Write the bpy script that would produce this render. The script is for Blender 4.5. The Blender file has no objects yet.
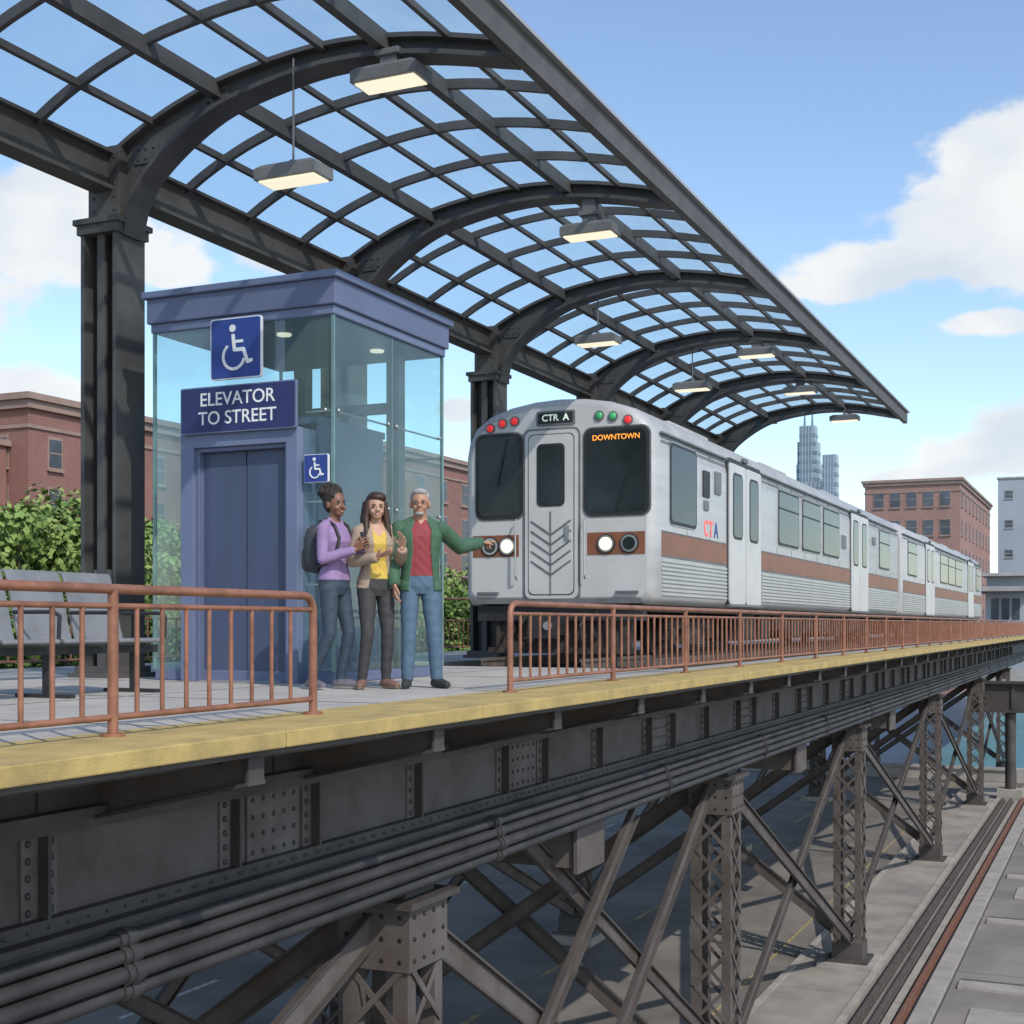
import bpy, math, random
import numpy as np
from mathutils import Vector, Matrix, noise
random.seed(7); np.random.seed(7)
R=math.radians
scene=bpy.context.scene
GZ=-6.8
# ------------------------------------------------------------ materials
MATS={}
def mat(name,col,rough=0.6,metal=0.0,var=0.15,scale=3.0,bump=0.0,bscale=40.0,col2=None,emit=0,stretch=None,spec=0.5):
    if name in MATS: return MATS[name]
    m=bpy.data.materials.new(name); m.use_nodes=True
    nt=m.node_tree; N=nt.nodes; L=nt.links
    b=N["Principled BSDF"]
    b.inputs["Roughness"].default_value=rough; b.inputs["Metallic"].default_value=metal
    b.inputs["Specular IOR Level"].default_value=spec
    tc=N.new("ShaderNodeTexCoord")
    src=tc.outputs["Object"]
    if stretch:
        mp=N.new("ShaderNodeMapping"); mp.inputs["Scale"].default_value=stretch
        L.new(src,mp.inputs[0]); src=mp.outputs[0]
    nz=N.new("ShaderNodeTexNoise"); nz.inputs["Scale"].default_value=scale; nz.inputs["Detail"].default_value=6
    nz.inputs["Roughness"].default_value=0.65
    L.new(src,nz.inputs["Vector"])
    cr=N.new("ShaderNodeValToRGB")
    c2=col2 if col2 else tuple(c*(1-var*1.6) for c in col)
    c1=tuple(min(1,c*(1+var)) for c in col)
    cr.color_ramp.elements[0].position=0.32; cr.color_ramp.elements[0].color=(*c2,1)
    cr.color_ramp.elements[1].position=0.62; cr.color_ramp.elements[1].color=(*c1,1)
    L.new(nz.outputs["Fac"],cr.inputs[0]); L.new(cr.outputs[0],b.inputs["Base Color"])
    if bump>0:
        n2=N.new("ShaderNodeTexNoise"); n2.inputs["Scale"].default_value=bscale; n2.inputs["Detail"].default_value=4
        L.new(src,n2.inputs["Vector"])
        bp=N.new("ShaderNodeBump"); bp.inputs["Strength"].default_value=bump; bp.inputs["Distance"].default_value=0.01
        L.new(n2.outputs["Fac"],bp.inputs["Height"]); L.new(bp.outputs[0],b.inputs["Normal"])
    if emit:
        b.inputs["Emission Color"].default_value=(*col,1); b.inputs["Emission Strength"].default_value=emit
    MATS[name]=m; return m
def glassmat(name,tint,diff,fd=0.15,fg=0.08,rough=0.02,trans=True):
    m=bpy.data.materials.new(name); m.use_nodes=True
    nt=m.node_tree; N=nt.nodes; L=nt.links
    N.remove(N["Principled BSDF"]); out=N["Material Output"]
    t=N.new("ShaderNodeBsdfTransparent"); t.inputs[0].default_value=(*tint,1)
    d=N.new("ShaderNodeBsdfTranslucent" if trans else "ShaderNodeBsdfDiffuse"); d.inputs[0].default_value=(*diff,1)
    g=N.new("ShaderNodeBsdfGlossy"); g.inputs["Roughness"].default_value=rough
    fr=N.new("ShaderNodeFresnel"); fr.inputs[0].default_value=1.45
    ad=N.new("ShaderNodeMath"); ad.operation='MULTIPLY_ADD'; ad.inputs[1].default_value=0.9; ad.inputs[2].default_value=fg*0.4
    L.new(fr.outputs[0],ad.inputs[0])
    nz=N.new("ShaderNodeTexNoise"); nz.inputs["Scale"].default_value=1.2; nz.inputs["Detail"].default_value=5
    tc=N.new("ShaderNodeTexCoord"); L.new(tc.outputs["Object"],nz.inputs["Vector"])
    mm=N.new("ShaderNodeMath"); mm.operation='MULTIPLY'; mm.inputs[1].default_value=fd*2
    L.new(nz.outputs["Fac"],mm.inputs[0])
    m1=N.new("ShaderNodeMixShader"); m2=N.new("ShaderNodeMixShader")
    L.new(mm.outputs[0],m1.inputs[0]); L.new(t.outputs[0],m1.inputs[1]); L.new(d.outputs[0],m1.inputs[2])
    L.new(ad.outputs[0],m2.inputs[0]); L.new(m1.outputs[0],m2.inputs[1]); L.new(g.outputs[0],m2.inputs[2])
    L.new(m2.outputs[0],out.inputs[0]); MATS[name]=m; return m
STEEL=mat("canopy_steel",(0.085,0.079,0.076),0.6,0.0,0.18,2.0,0.15,60)
GIRD=mat("girder_paint",(0.066,0.057,0.053),0.65,0.0,0.2,1.3,0.35,50,col2=(0.040,0.033,0.030))
GIRD2=mat("girder_plate",(0.098,0.085,0.079),0.7,0.0,0.18,1.6,0.35,50,col2=(0.068,0.048,0.040))
GIRD3=mat("splice_plate",(0.125,0.110,0.103),0.7,0.0,0.18,2.5,0.35,50,col2=(0.090,0.068,0.058))
RIV=mat("rivet",(0.05,0.045,0.042),0.5,0.1)
PIPE=mat("pipe_black",(0.036,0.034,0.035),0.6,0.0,0.25,2.0,0.1,60)
CONC=mat("platform_concrete",(0.40,0.37,0.335),0.85,0,0.10,1.5,0.3,80)
YEL=mat("yellow_tactile",(0.46,0.335,0.12),0.8,0,0.12,2.5,0.5,120,col2=(0.31,0.23,0.09))
RAIL=mat("railing_rust_paint",(0.27,0.12,0.073),0.5,0.1,0.2,6,0.15,80,col2=(0.18,0.075,0.045))
BLUE=mat("elevator_paint",(0.12,0.145,0.24),0.5,0.0,0.07,1.2)
BLUED=mat("elevator_door",(0.060,0.080,0.145),0.42,0.0,0.08,2.0,stretch=(1,1,0.1))
BLUEL=mat("elevator_frame",(0.14,0.175,0.28),0.5,0.0,0.06,1.5)
NAVY=mat("sign_navy",(0.022,0.030,0.12),0.5,0,0.05)
SBLUE=mat("sign_blue",(0.025,0.055,0.26),0.5,0,0.05)
WHITE=mat("sign_white",(0.80,0.80,0.80),0.5,0,0.02)
TRAIN=mat("train_steel",(0.50,0.50,0.50),0.38,0.2,0.08,1.6,0.04,20,stretch=(0.3,1,3))
TRAINW=mat("train_front_paint",(0.54,0.535,0.53),0.4,0.05,0.05,1.5)
TRIB=mat("train_fluting",(0.46,0.46,0.46),0.36,0.3,0.06,2)
TSTR=mat("train_stripe",(0.22,0.085,0.045),0.45,0,0.10,2)
TROOF=mat("train_roof",(0.40,0.40,0.40),0.5,0.1,0.1,1.5)
TDARK=mat("train_dark",(0.03,0.03,0.032),0.55,0.2,0.2,5)
TUND=mat("undercarriage",(0.055,0.042,0.036),0.7,0.2,0.3,5,0.3,40)
TWIN=mat("train_window",(0.026,0.034,0.037),0.12,0.0,0.3,0.8,spec=0.28)
GREYD=mat("seam_grey",(0.16,0.16,0.165),0.5,0.2)
REDL=mat("marker_red",(0.70,0.03,0.03),0.25,emit=0.6)
GRNL=mat("marker_green",(0.05,0.35,0.12),0.25,emit=0.25)
HEADL=mat("headlight_lit",(1.0,0.84,0.50),0.2,emit=1.6,var=0.03)
LED=mat("led_orange",(1.0,0.35,0.05),0.4,emit=0.8)
LEDG=mat("led_pale",(0.75,0.9,0.75),0.4,emit=0.3)
CHROME=mat("chrome",(0.50,0.50,0.50),0.3,0.7,0.05)
LAMPB=mat("lamp_body",(0.20,0.195,0.19),0.45,0.1,0.1)
LAMPE=mat("lamp_diffuser",(0.98,0.88,0.66),0.4,emit=0.85,var=0.03)
BENCH=mat("bench_metal",(0.25,0.25,0.255),0.4,0.3,0.1,4)
ASPH=mat("asphalt",(0.19,0.172,0.152),0.9,0,0.15,0.5,0.5,30,col2=(0.125,0.113,0.10))
PAVE=mat("pavement",(0.30,0.27,0.235),0.9,0,0.12,0.7,0.3,30,col2=(0.2,0.18,0.16))
PAVE2=mat("yard_concrete",(0.225,0.20,0.178),0.9,0,0.14,0.35,0.3,30,col2=(0.15,0.135,0.12))
KERB=mat("kerb",(0.33,0.30,0.265),0.85,0,0.12,2,0.3,40)
YLINE=mat("yellow_paint",(0.34,0.26,0.10),0.8,0,0.3,5,col2=(0.18,0.155,0.11))
WLINE=mat("white_paint",(0.38,0.37,0.35),0.8,0,0.3,5,col2=(0.18,0.17,0.15))
GRND=mat("ground",(0.16,0.15,0.13),0.95,0,0.2,0.05)
TIES=mat("timber_ties",(0.10,0.080,0.066),0.9,0,0.3,8,0.4,60)
RSTEEL=mat("rail_steel",(0.14,0.115,0.10),0.5,0.3,0.2,6)
RUST=mat("rusty_rail",(0.20,0.095,0.06),0.7,0.2,0.2,6)
WATER=mat("river_water",(0.14,0.31,0.38),0.35,0,0.1,0.2,0.8,1.2)
BARK=mat("bark",(0.10,0.075,0.055),0.9,0,0.25,8,0.6,40)
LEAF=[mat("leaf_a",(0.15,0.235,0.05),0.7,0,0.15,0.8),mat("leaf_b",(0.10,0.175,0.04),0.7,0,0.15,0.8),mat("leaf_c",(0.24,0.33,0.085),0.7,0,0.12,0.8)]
STONE=mat("stone_trim",(0.29,0.20,0.165),0.8,0,0.1,1)
CSTONE=mat("grey_stone",(0.34,0.32,0.30),0.8,0,0.12,1)
BWIN=mat("building_window",(0.08,0.09,0.11),0.2,0,0.3,0.5,spec=0.3)
TOWER=mat("tower_facade",(0.30,0.37,0.43),0.4,0.1,0.08,0.05)  # distance haze painted into the pale blue of facade and bands
TOWERD=mat("tower_band",(0.17,0.23,0.28),0.4,0.1,0.05,0.05)
GREYB=mat("grey_facade",(0.33,0.36,0.40),0.7,0,0.06,0.1)
CGL=glassmat("canopy_glass",(0.86,0.94,0.96),(0.62,0.80,0.87),0.20,0.05,0.05)
EGL=glassmat("elevator_glass",(0.78,0.92,0.91),(0.55,0.80,0.79),0.10,0.10,0.01,trans=False)
EGLE=mat("glass_edge",(0.16,0.26,0.26),0.2,0.2)
def brick(name,c1,c2):
    m=mat(name,c1,0.88,0,0.12,0.6,0.2,20)
    nt=m.node_tree;N=nt.nodes;L=nt.links;b=N["Principled BSDF"]
    tc=N.new("ShaderNodeTexCoord"); sp=N.new("ShaderNodeSeparateXYZ"); L.new(tc.outputs["Object"],sp.inputs[0])
    a=N.new("ShaderNodeMath");a.operation='ADD';L.new(sp.outputs[0],a.inputs[0]);L.new(sp.outputs[1],a.inputs[1])
    cb=N.new("ShaderNodeCombineXYZ");L.new(a.outputs[0],cb.inputs[0]);L.new(sp.outputs[2],cb.inputs[1])
    br=N.new("ShaderNodeTexBrick");br.inputs["Scale"].default_value=2.2;br.inputs["Mortar Size"].default_value=0.012
    br.inputs["Color1"].default_value=(*c1,1);br.inputs["Color2"].default_value=(*c2,1);br.inputs["Mortar"].default_value=(0.30,0.24,0.21,1)
    L.new(cb.outputs[0],br.inputs["Vector"])
    old=b.inputs["Base Color"].links[0].from_socket
    mx=N.new("ShaderNodeMixRGB");mx.inputs[0].default_value=0.5;L.new(old,mx.inputs[1]);L.new(br.outputs[0],mx.inputs[2])
    L.new(mx.outputs[0],b.inputs["Base Color"]);return m
BRICK=brick("brick_red",(0.25,0.12,0.098),(0.20,0.09,0.075))
BRICK2=brick("brick_pale",(0.32,0.18,0.15),(0.27,0.145,0.12))

# ------------------------------------------------------------ mesh builder
class MB:
    def __init__(s): s.v=[];s.f=[];s.m=[];s.mats=[];s.sm=[]
    def mi(s,m):
        if m not in s.mats: s.mats.append(m)
        return s.mats.index(m)
    def add(s,vs,fs,m,smooth=False):
        o=len(s.v); s.v.extend([tuple(v) for v in vs]); k=s.mi(m)
        for f in fs: s.f.append([i+o for i in f]); s.m.append(k); s.sm.append(smooth)
    def box(s,x0,x1,y0,y1,z0,z1,m):
        vs=[(x,y,z) for z in (z0,z1) for y in (y0,y1) for x in (x0,x1)]
        s.add(vs,[(0,2,3,1),(4,5,7,6),(0,1,5,4),(2,6,7,3),(0,4,6,2),(1,3,7,5)],m)
    def beam(s,p0,p1,w,h,m,up=(0,0,1)):
        p0=Vector(p0);p1=Vector(p1);d=(p1-p0).normalized();u=Vector(up)
        a=d.cross(u)
        if a.length<1e-4: a=d.cross(Vector((1,0,0)))
        a.normalize();b=a.cross(d).normalized();a=a*w/2;b=b*h/2
        vs=[p0-a-b,p0+a-b,p0+a+b,p0-a+b,p1-a-b,p1+a-b,p1+a+b,p1-a+b]
        s.add(vs,[(0,1,2,3),(7,6,5,4),(0,4,5,1),(1,5,6,2),(2,6,7,3),(3,7,4,0)],m)
    def cyl(s,p0,p1,r0,m,r1=None,seg=8,smooth=True,cap=True):
        if r1 is None:r1=r0
        p0=Vector(p0);p1=Vector(p1);d=(p1-p0).normalized()
        a=d.cross(Vector((0,0,1)))
        if a.length<1e-3:a=d.cross(Vector((1,0,0)))
        a.normalize();b=d.cross(a)
        vs=[]
        for p,r in((p0,r0),(p1,r1)):
            for i in range(seg):
                t=2*math.pi*i/seg;vs.append(p+(a*math.cos(t)+b*math.sin(t))*r)
        s.add(vs,[(i,(i+1)%seg,seg+(i+1)%seg,seg+i) for i in range(seg)],m,smooth)
        if cap: s.add(vs[:seg],[tuple(reversed(range(seg)))],m);s.add(vs[seg:],[tuple(range(seg))],m)
    def tube(s,pts,r,m,seg=8):
        for i in range(len(pts)-1): s.cyl(pts[i],pts[i+1],r,m,seg=seg)
        for p in pts[1:-1]: s.sph(p,(r,r,r),m,seg,5)
    def sph(s,c,r,m,nu=10,nv=7,rot=None,smooth=True):
        c=Vector(c);vs=[];fs=[]
        for j in range(1,nv):
            ph=math.pi*j/nv
            for i in range(nu):
                th=2*math.pi*i/nu
                vs.append(Vector((r[0]*math.sin(ph)*math.cos(th),r[1]*math.sin(ph)*math.sin(th),r[2]*math.cos(ph))))
        vs.append(Vector((0,0,r[2])));vs.append(Vector((0,0,-r[2])));T=len(vs)-2;B=T+1
        if rot is not None: vs=[rot@v for v in vs]
        vs=[v+c for v in vs]
        for j in range(nv-2):
            for i in range(nu):
                a=j*nu+i;b=j*nu+(i+1)%nu;fs.append((a,a+nu,b+nu,b))
        for i in range(nu):
            fs.append((T,i,(i+1)%nu));o=(nv-2)*nu;fs.append((B,o+(i+1)%nu,o+i))
        s.add(vs,fs,m,smooth)
    def prism(s,pts,org,right,up,t,m,t0=0.0):
        org=Vector(org);r=Vector(right);u=Vector(up);n=r.cross(u)
        k=len(pts)
        vs=[org+r*p[0]+u*p[1]+n*t0 for p in pts]+[org+r*p[0]+u*p[1]+n*t for p in pts]
        fs=[tuple(reversed(range(k))),tuple(range(k,2*k))]+[(i,(i+1)%k,k+(i+1)%k,k+i) for i in range(k)]
        s.add(vs,fs,m)
    def rrect(s,org,right,up,x0,x1,y0,y1,rad,t,m,t0=0.0,seg=4):
        pts=[]
        for cx,cy,a0 in((x1-rad,y1-rad,0),(x0+rad,y1-rad,90),(x0+rad,y0+rad,180),(x1-rad,y0+rad,270)):
            for i in range(seg+1):
                a=R(a0+90*i/seg);pts.append((cx+rad*math.cos(a),cy+rad*math.sin(a)))
        s.prism(pts,org,right,up,t,m,t0)
    def disc(s,org,right,up,cx,cy,r,t,m,seg=16,t0=0.0):
        s.prism([(cx+r*math.cos(2*math.pi*i/seg),cy+r*math.sin(2*math.pi*i/seg)) for i in range(seg)],org,right,up,t,m,t0)
    def strip(s,x0,x1,A,B,m):
        n=len(A);vs=[]
        for a,b in zip(A,B):
            vs+=[(x0,a[0],a[1]),(x1,a[0],a[1]),(x1,b[0],b[1]),(x0,b[0],b[1])]
        fs=[(0,1,2,3),(4*n-4,4*n-1,4*n-2,4*n-3)]
        for i in range(n-1):
            o=4*i
            for k in range(4): fs.append((o+k,o+4+k,o+4+(k+1)%4,o+(k+1)%4))
        s.add(vs,fs,m)
    def obj(s,name,parent=None,bevel=0,loc=None,rotz=None,recalc=True):
        me=bpy.data.meshes.new(name);me.from_pydata(s.v,[],s.f)
        for m in s.mats: me.materials.append(m)
        me.polygons.foreach_set("material_index",s.m);me.polygons.foreach_set("use_smooth",s.sm)
        if recalc:
            import bmesh
            bm=bmesh.new();bm.from_mesh(me);bmesh.ops.recalc_face_normals(bm,faces=bm.faces);bm.to_mesh(me);bm.free()
        me.update()
        o=bpy.data.objects.new(name,me);scene.collection.objects.link(o)
        if parent:o.parent=parent
        if bevel:
            b=o.modifiers.new("bevel",'BEVEL');b.width=bevel;b.segments=2;b.limit_method='ANGLE';b.angle_limit=R(40)
        if loc:o.location=loc
        if rotz is not None:o.rotation_euler=(0,0,rotz)
        return o
def empty(name):
    o=bpy.data.objects.new(name,None);scene.collection.objects.link(o);return o
def text(name,body,size,org,right,up,m,parent,ext=0.004,align='CENTER',sx=1.0,bold=0.004):
    c=bpy.data.curves.new(name,'FONT');c.body=body;c.size=size;c.extrude=ext;c.align_x=align;c.align_y='CENTER';c.offset=bold*size/0.2
    o=bpy.data.objects.new(name+"_c",c);scene.collection.objects.link(o)
    bpy.context.view_layer.update()
    dg=bpy.context.evaluated_depsgraph_get()
    me=bpy.data.meshes.new_from_object(o.evaluated_get(dg));bpy.data.objects.remove(o)
    r=Vector(right);u=Vector(up);n=r.cross(u)
    M=Matrix(((r.x*sx,u.x,n.x,org[0]),(r.y*sx,u.y,n.y,org[1]),(r.z*sx,u.z,n.z,org[2]),(0,0,0,1)))
    me.transform(M);me.materials.clear();me.materials.append(m)
    q=bpy.data.objects.new(name,me);scene.collection.objects.link(q);q.parent=parent;return q
def cr(P,n):
    P=[Vector((p[0],p[1])) for p in P];P=[P[0]*2-P[1]]+P+[P[-1]*2-P[-2]]
    out=[];k=len(P)-3
    for i in range(n):
        t=i/(n-1)*k;j=min(int(t),k-1);t-=j;a,b,c,d=P[j:j+4]
        out.append(0.5*((2*b)+(c-a)*t+(2*a-5*b+4*c-d)*t*t+(3*b-a-3*c+d)*t**3))
    return [(v.x,v.y) for v in out]

# ------------------------------------------------------------ platform
FR=(0,-1,0);UPV=(0,0,1);SR=(1,0,0)
b=MB()
b.box(-6,16.4,4.82,13,-0.10,0.0,CONC)
b.box(16.4,140,4.82,5.25,-0.10,0.0,CONC)
b.box(16.4,140,9.35,13,-0.10,0.0,CONC)
b.obj("platform")
b=MB();x=-6.0
while x<140:
    b.box(x,x+2.388,4.0,4.815,-0.085,0.004,YEL);x+=2.4
b.obj("platform_edge_strip",bevel=0.008)
b=MB();x=-6.0
while x<16:
    b.box(x,x+0.015,4.83,12.9,0.0005,0.003,GREYD);x+=2.4
b.box(-6,16.3,7.1,7.115,0.0005,0.0034,GREYD)
b.obj("platform_joints")
b=MB();x=16.6
while x<130:
    b.box(x,x+0.2,5.5,9.1,-0.2,-0.04,TIES);x+=0.5
b.box(16.5,138,5.27,9.33,-0.32,-0.205,TIES)
for y in(6.47,7.93):
    b.box(16.6,138,y-0.07,y+0.07,-0.038,-0.02,RSTEEL);b.box(16.6,138,y-0.012,y+0.012,-0.02,0.07,RSTEEL);b.box(16.6,138,y-0.035,y+0.035,0.07,0.11,RSTEEL)
b.box(16.6,138,5.45,5.6,0.0,0.12,TIES)
b.obj("railway_track")

# ------------------------------------------------------------ railings
def railing(name,x0,x1,y,posts,sp=0.21,curl0=False,curl1=False,h=0.74,r=0.026):
    b=MB();c=0.10
    pts=[]
    if curl0: pts+=[(x0,y,0)]+[(x0+c-c*math.cos(R(a)),y,h-c+c*math.sin(R(a))) for a in range(0,91,15)]
    else: pts+=[(x0,y,h)]
    if curl1: pts+=[(x1-c+c*math.sin(R(a)),y,h-c+c*math.cos(R(a))) for a in range(0,91,15)]+[(x1,y,0)]
    else: pts+=[(x1,y,h)]
    b.tube(pts,r,RAIL,10)
    b.cyl((x0,y,0.10),(x1,y,0.10),0.017,RAIL);b.cyl((x0,y,0.655),(x1,y,0.655),0.015,RAIL)
    for p in posts:
        b.cyl((p,y,0),(p,y,h),0.027,RAIL,seg=10);b.cyl((p,y,0.004),(p,y,0.02),0.062,RAIL,seg=12)
    for p in([x0] if curl0 else [])+([x1] if curl1 else []): b.cyl((p,y,0.004),(p,y,0.02),0.062,RAIL,seg=12)
    x=x0+sp
    while x<x1-0.05:
        if all(abs(x-p)>0.07 for p in posts): b.cyl((x,y,0.10),(x,y,0.655),0.0135,RAIL,seg=6,cap=False)
        x+=sp
    return b.obj(name)
railing("platform_railing",1.5,7.15,4.58,[1.7,3.5,5.32],0.2,curl1=True)
railing("platform_railing",10.17,110,4.6,[12.65+2.45*i for i in range(38)],0.21,curl0=True)
railing("platform_railing",-4,100,12.6,[0+2.4*i for i in range(40)],0.22,h=1.1)

# ------------------------------------------------------------ canopy
COLX=[6.75-4.75,6.75,11.5,16.25,21.0,25.75,30.5,35.25]
bot=cr([(9.62,4.7),(9.52,5.05),(9.28,5.36),(8.75,5.72),(8.2,5.93),(7.2,6.08),(6.2,6.02),(5.16,5.80)],40)
top=cr([(9.9,5.62),(9.62,5.78),(9.3,5.93),(8.9,6.08),(8.25,6.25),(7.2,6.36),(6.2,6.28),(5.1,6.04)],40)
def lerp2(A,B,t): return [(a[0]+(c[0]-a[0])*t,a[1]+(c[1]-a[1])*t) for a,c in zip(A,B)]
def off(C,d):
    out=[]
    for i,p in enumerate(C):
        q=C[min(i+1,len(C)-1)];o=C[max(i-1,0)];t=Vector((q[0]-o[0],q[1]-o[1])).normalized()
        n=Vector((t.y,-t.x))
        if n.y<0:n=-n
        out.append((p[0]+n.x*d,p[1]+n.y*d))
    return out
can=empty("platform_canopy")
b=MB()
for X in COLX:
    b.strip(X-0.035,X+0.035,off(bot,0.03),off(top,-0.07),STEEL)
    b.strip(X-0.16,X+0.16,bot,off(bot,0.045),STEEL)
    b.strip(X-0.13,X+0.13,off(top,-0.085),off(top,-0.04),STEEL)
    for k in(9,20,31):
        p=lerp2(bot,top,0.5)[k]
        b.box(X-0.05,X+0.05,p[0]-0.16,p[0]+0.16,p[1]-0.10,p[1]+0.10,STEEL)
        for dy in(-0.1,0,0.1):
            for dz in(-0.05,0.05): b.sph((X-0.052,p[0]+dy,p[1]+dz),(0.012,0.016,0.016),RIV,6,4)
b.obj("arches",can)
b=MB()
for X in COLX:
    Y=9.9;w=0.24
    b.box(X-0.23,X+0.23,Y-w,Y-w+0.05,0,4.78,STEEL);b.box(X-0.23,X+0.23,Y+w-0.05,Y+w,0,4.78,STEEL)
    b.box(X-0.04,X+0.04,Y-w+0.05,Y+w-0.05,0,4.78,STEEL)
    b.box(X-0.19,X-0.15,Y-0.05,Y+0.05,0,4.78,STEEL)
    b.box(X-0.15,X-0.04,Y-0.015,Y+0.015,0,4.78,STEEL)
    b.box(X-0.32,X+0.32,Y-w-0.1,Y+w+0.1,0,0.05,STEEL);b.box(X-0.27,X+0.27,Y-w-0.05,Y+w+0.05,0.05,0.12,STEEL)
    b.box(X-0.26,X+0.26,Y-w-0.03,Y+w+0.03,4.72,4.82,STEEL);b.box(X-0.29,X+0.29,Y-w-0.06,Y+w+0.06,4.82,4.88,STEEL)
    b.box(X-0.155,X+0.155,Y-0.22,Y+0.2,4.88,5.66,STEEL)
    b.box(X-0.16,X-0.156,Y-0.12,Y+0.12,0.9,1.15,GREYD)
    for z in np.arange(4.98,5.6,0.14):
        for dy in(-0.15,0.13): b.sph((X-0.158,Y+dy,z),(0.012,0.018,0.018),RIV,6,4)
b.obj("columns",can,bevel=0.006)
b=MB();XA,XB=0.5,36.2
b.box(XA,XB,9.84,9.96,5.23,5.58,STEEL);b.box(XA,XB,9.76,10.04,5.19,5.232,STEEL);b.box(XA,XB,9.76,10.04,5.575,5.61,STEEL)
def topz(Y):
    for i in range(len(top)-1):
        if top[i][0]>=Y>=top[i+1][0]:
            t=(top[i][0]-Y)/(top[i][0]-top[i+1][0]+1e-9);return top[i][1]+(top[i+1][1]-top[i][1])*t
    return top[-1][1]
for Y,h,w in((9.3,0.07,0.06),(8.5,0.17,0.10),(7.85,0.06,0.05),(7.2,0.08,0.06),(6.5,0.17,0.10),(5.8,0.06,0.05)):
    z=topz(Y);b.box(XA,XB,Y-w/2,Y+w/2,z-h-0.035,z-0.035,STEEL)
b.box(XA,XB+0.03,5.05,5.15,5.80,6.07,STEEL);b.box(XA,XB+0.03,4.99,5.17,6.071,6.11,GREYB)
for X0 in COLX:
    for k in(1,2,3):
        x=X0+4.75*k/4
        if x<XB-0.1: b.strip(x-0.028,x+0.028,off(top,-0.11),off(top,-0.012),STEEL)
b.strip(XB-0.06,XB,off(top,-0.16),off(top,0.02),STEEL)
b.obj("purlins",can)
b=MB();vs=[];fs=[]
for i,p in enumerate(top): vs+=[(XA,p[0],p[1]),(XB,p[0],p[1])]
for i in range(len(top)-1): fs.append((2*i,2*i+1,2*i+3,2*i+2))
b.add(vs,fs,CGL);b.obj("glazing",can,recalc=False)
def lamp(X,Y,Z,rod=True):
    b=MB();w,l,h=0.17,0.36,0.15
    vs=[(X+sx*w*(k),Y+sy*l*(k),Z+zz) for zz,k in((0,1),(h*0.75,1),(h,0.8)) for sx,sy in((-1,-1),(1,-1),(1,1),(-1,1))]
    fs=[(3,2,1,0),(8,9,10,11)]+[(j*4+i,j*4+(i+1)%4,j*4+4+(i+1)%4,j*4+4+i) for j in range(2) for i in range(4)]
    b.add(vs,fs,LAMPB);b.box(X-w*0.82,X+w*0.82,Y-l*0.90,Y+l*0.90,Z-0.018,Z-0.001,LAMPE)
    zt=topz(Y)-0.05
    if rod: b.cyl((X,Y,Z+h),(X,Y,zt-0.1),0.012,LAMPB);b.cyl((X,Y,Z+h-0.01),(X,Y,Z+h+0.05),0.04,LAMPB)
    else: b.box(X-0.06,X+0.06,Y-0.09,Y+0.09,Z+h-0.01,zt-0.2,LAMPB);b.box(X-0.09,X+0.09,Y-0.13,Y+0.13,Z+h+0.1,Z+h+0.16,LAMPB)
    b.obj("pendant_lamp",bevel=0.006)
for X,Y,Z,r in((11.4,6.42,5.79,False),(11.35,7.50,4.98,True),(16.2,6.2,5.55,False),(21.0,7.9,5.22,True),(25.7,6.4,5.75,False),(25.75,7.7,5.2,True),(30.5,6.6,5.8,False),(35.1,6.45,5.8,True)):
    lamp(X,Y,Z,r)

# ------------------------------------------------------------ elevator
EX,EX1,EY,EY1=11.06,13.33,6.86,8.98
el=empty("elevator_enclosure")
b=MB()
b.box(EX-0.06,EX1+0.06,EY-0.06,EY1+0.06,3.62,3.87,BLUE);b.box(EX-0.10,EX1+0.10,EY-0.10,EY1+0.10,3.87,3.94,BLUEL)
b.box(EX-0.03,EX1+0.03,EY-0.03,EY1+0.03,3.53,3.62,BLUEL)
b.box(EX,EX1,EY,EY1,0.0,0.11,BLUE)
b.obj("roof_and_base",el,bevel=0.012)
b=MB()
for (x,y) in((EX,EY),(EX1,EY),(EX,EY1),(EX1,EY1)): b.box(x-0.015,x+0.015,y-0.015,y+0.015,0.11,3.53,EGLE)
b.box(EX+1.13,EX+1.145,EY-0.006,EY+0.006,0.11,3.53,EGLE)
for z in(0.95,1.75,2.62):
    b.box(EX+0.02,EX1-0.02,EY+0.03,EY+0.045,z-0.008,z+0.008,CHROME)
    for xx in(EX+0.08,EX+1.05,EX+1.22,EX1-0.08): b.sph((xx,EY-0.014,z),(0.022,0.016,0.022),CHROME,8,5)
    b.box(EX+0.03,EX+0.045,EY+0.02,7.19,z-0.008,z+0.008,CHROME)
    b.sph((EX-0.014,EY+0.08,z),(0.016,0.022,0.022),CHROME,8,5)
for z in(1.2,2.4): b.box(EX1-0.05,EX1-0.03,EY,EY1,z-0.012,z+0.012,GREYD)
b.box(12.95,13.1,7.2,7.35,0.11,3.53,GREYD);b.box(12.95,13.1,8.4,8.55,0.11,3.53,GREYD);b.box(12.95,13.1,7.35,8.4,2.9,3.0,GREYD)
b.obj("mullions",el)
ya,yb=7.20,8.58
b=MB()
def pane(pts): b.add(pts,[(0,1,2,3)],EGL)
z0,z1=0.11,3.53
pane([(EX,EY,z0),(EX1,EY,z0),(EX1,EY,z1),(EX,EY,z1)])
pane([(EX,EY1,z0),(EX1,EY1,z0),(EX1,EY1,z1),(EX,EY1,z1)])
pane([(EX1,EY,z0),(EX1,EY1,z0),(EX1,EY1,z1),(EX1,EY,z1)])
pane([(EX,EY,z0),(EX,ya+0.02,z0),(EX,ya+0.02,z1),(EX,EY,z1)])
pane([(EX,yb-0.02,z0),(EX,EY1,z0),(EX,EY1,z1),(EX,yb-0.02,z1)])
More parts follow.
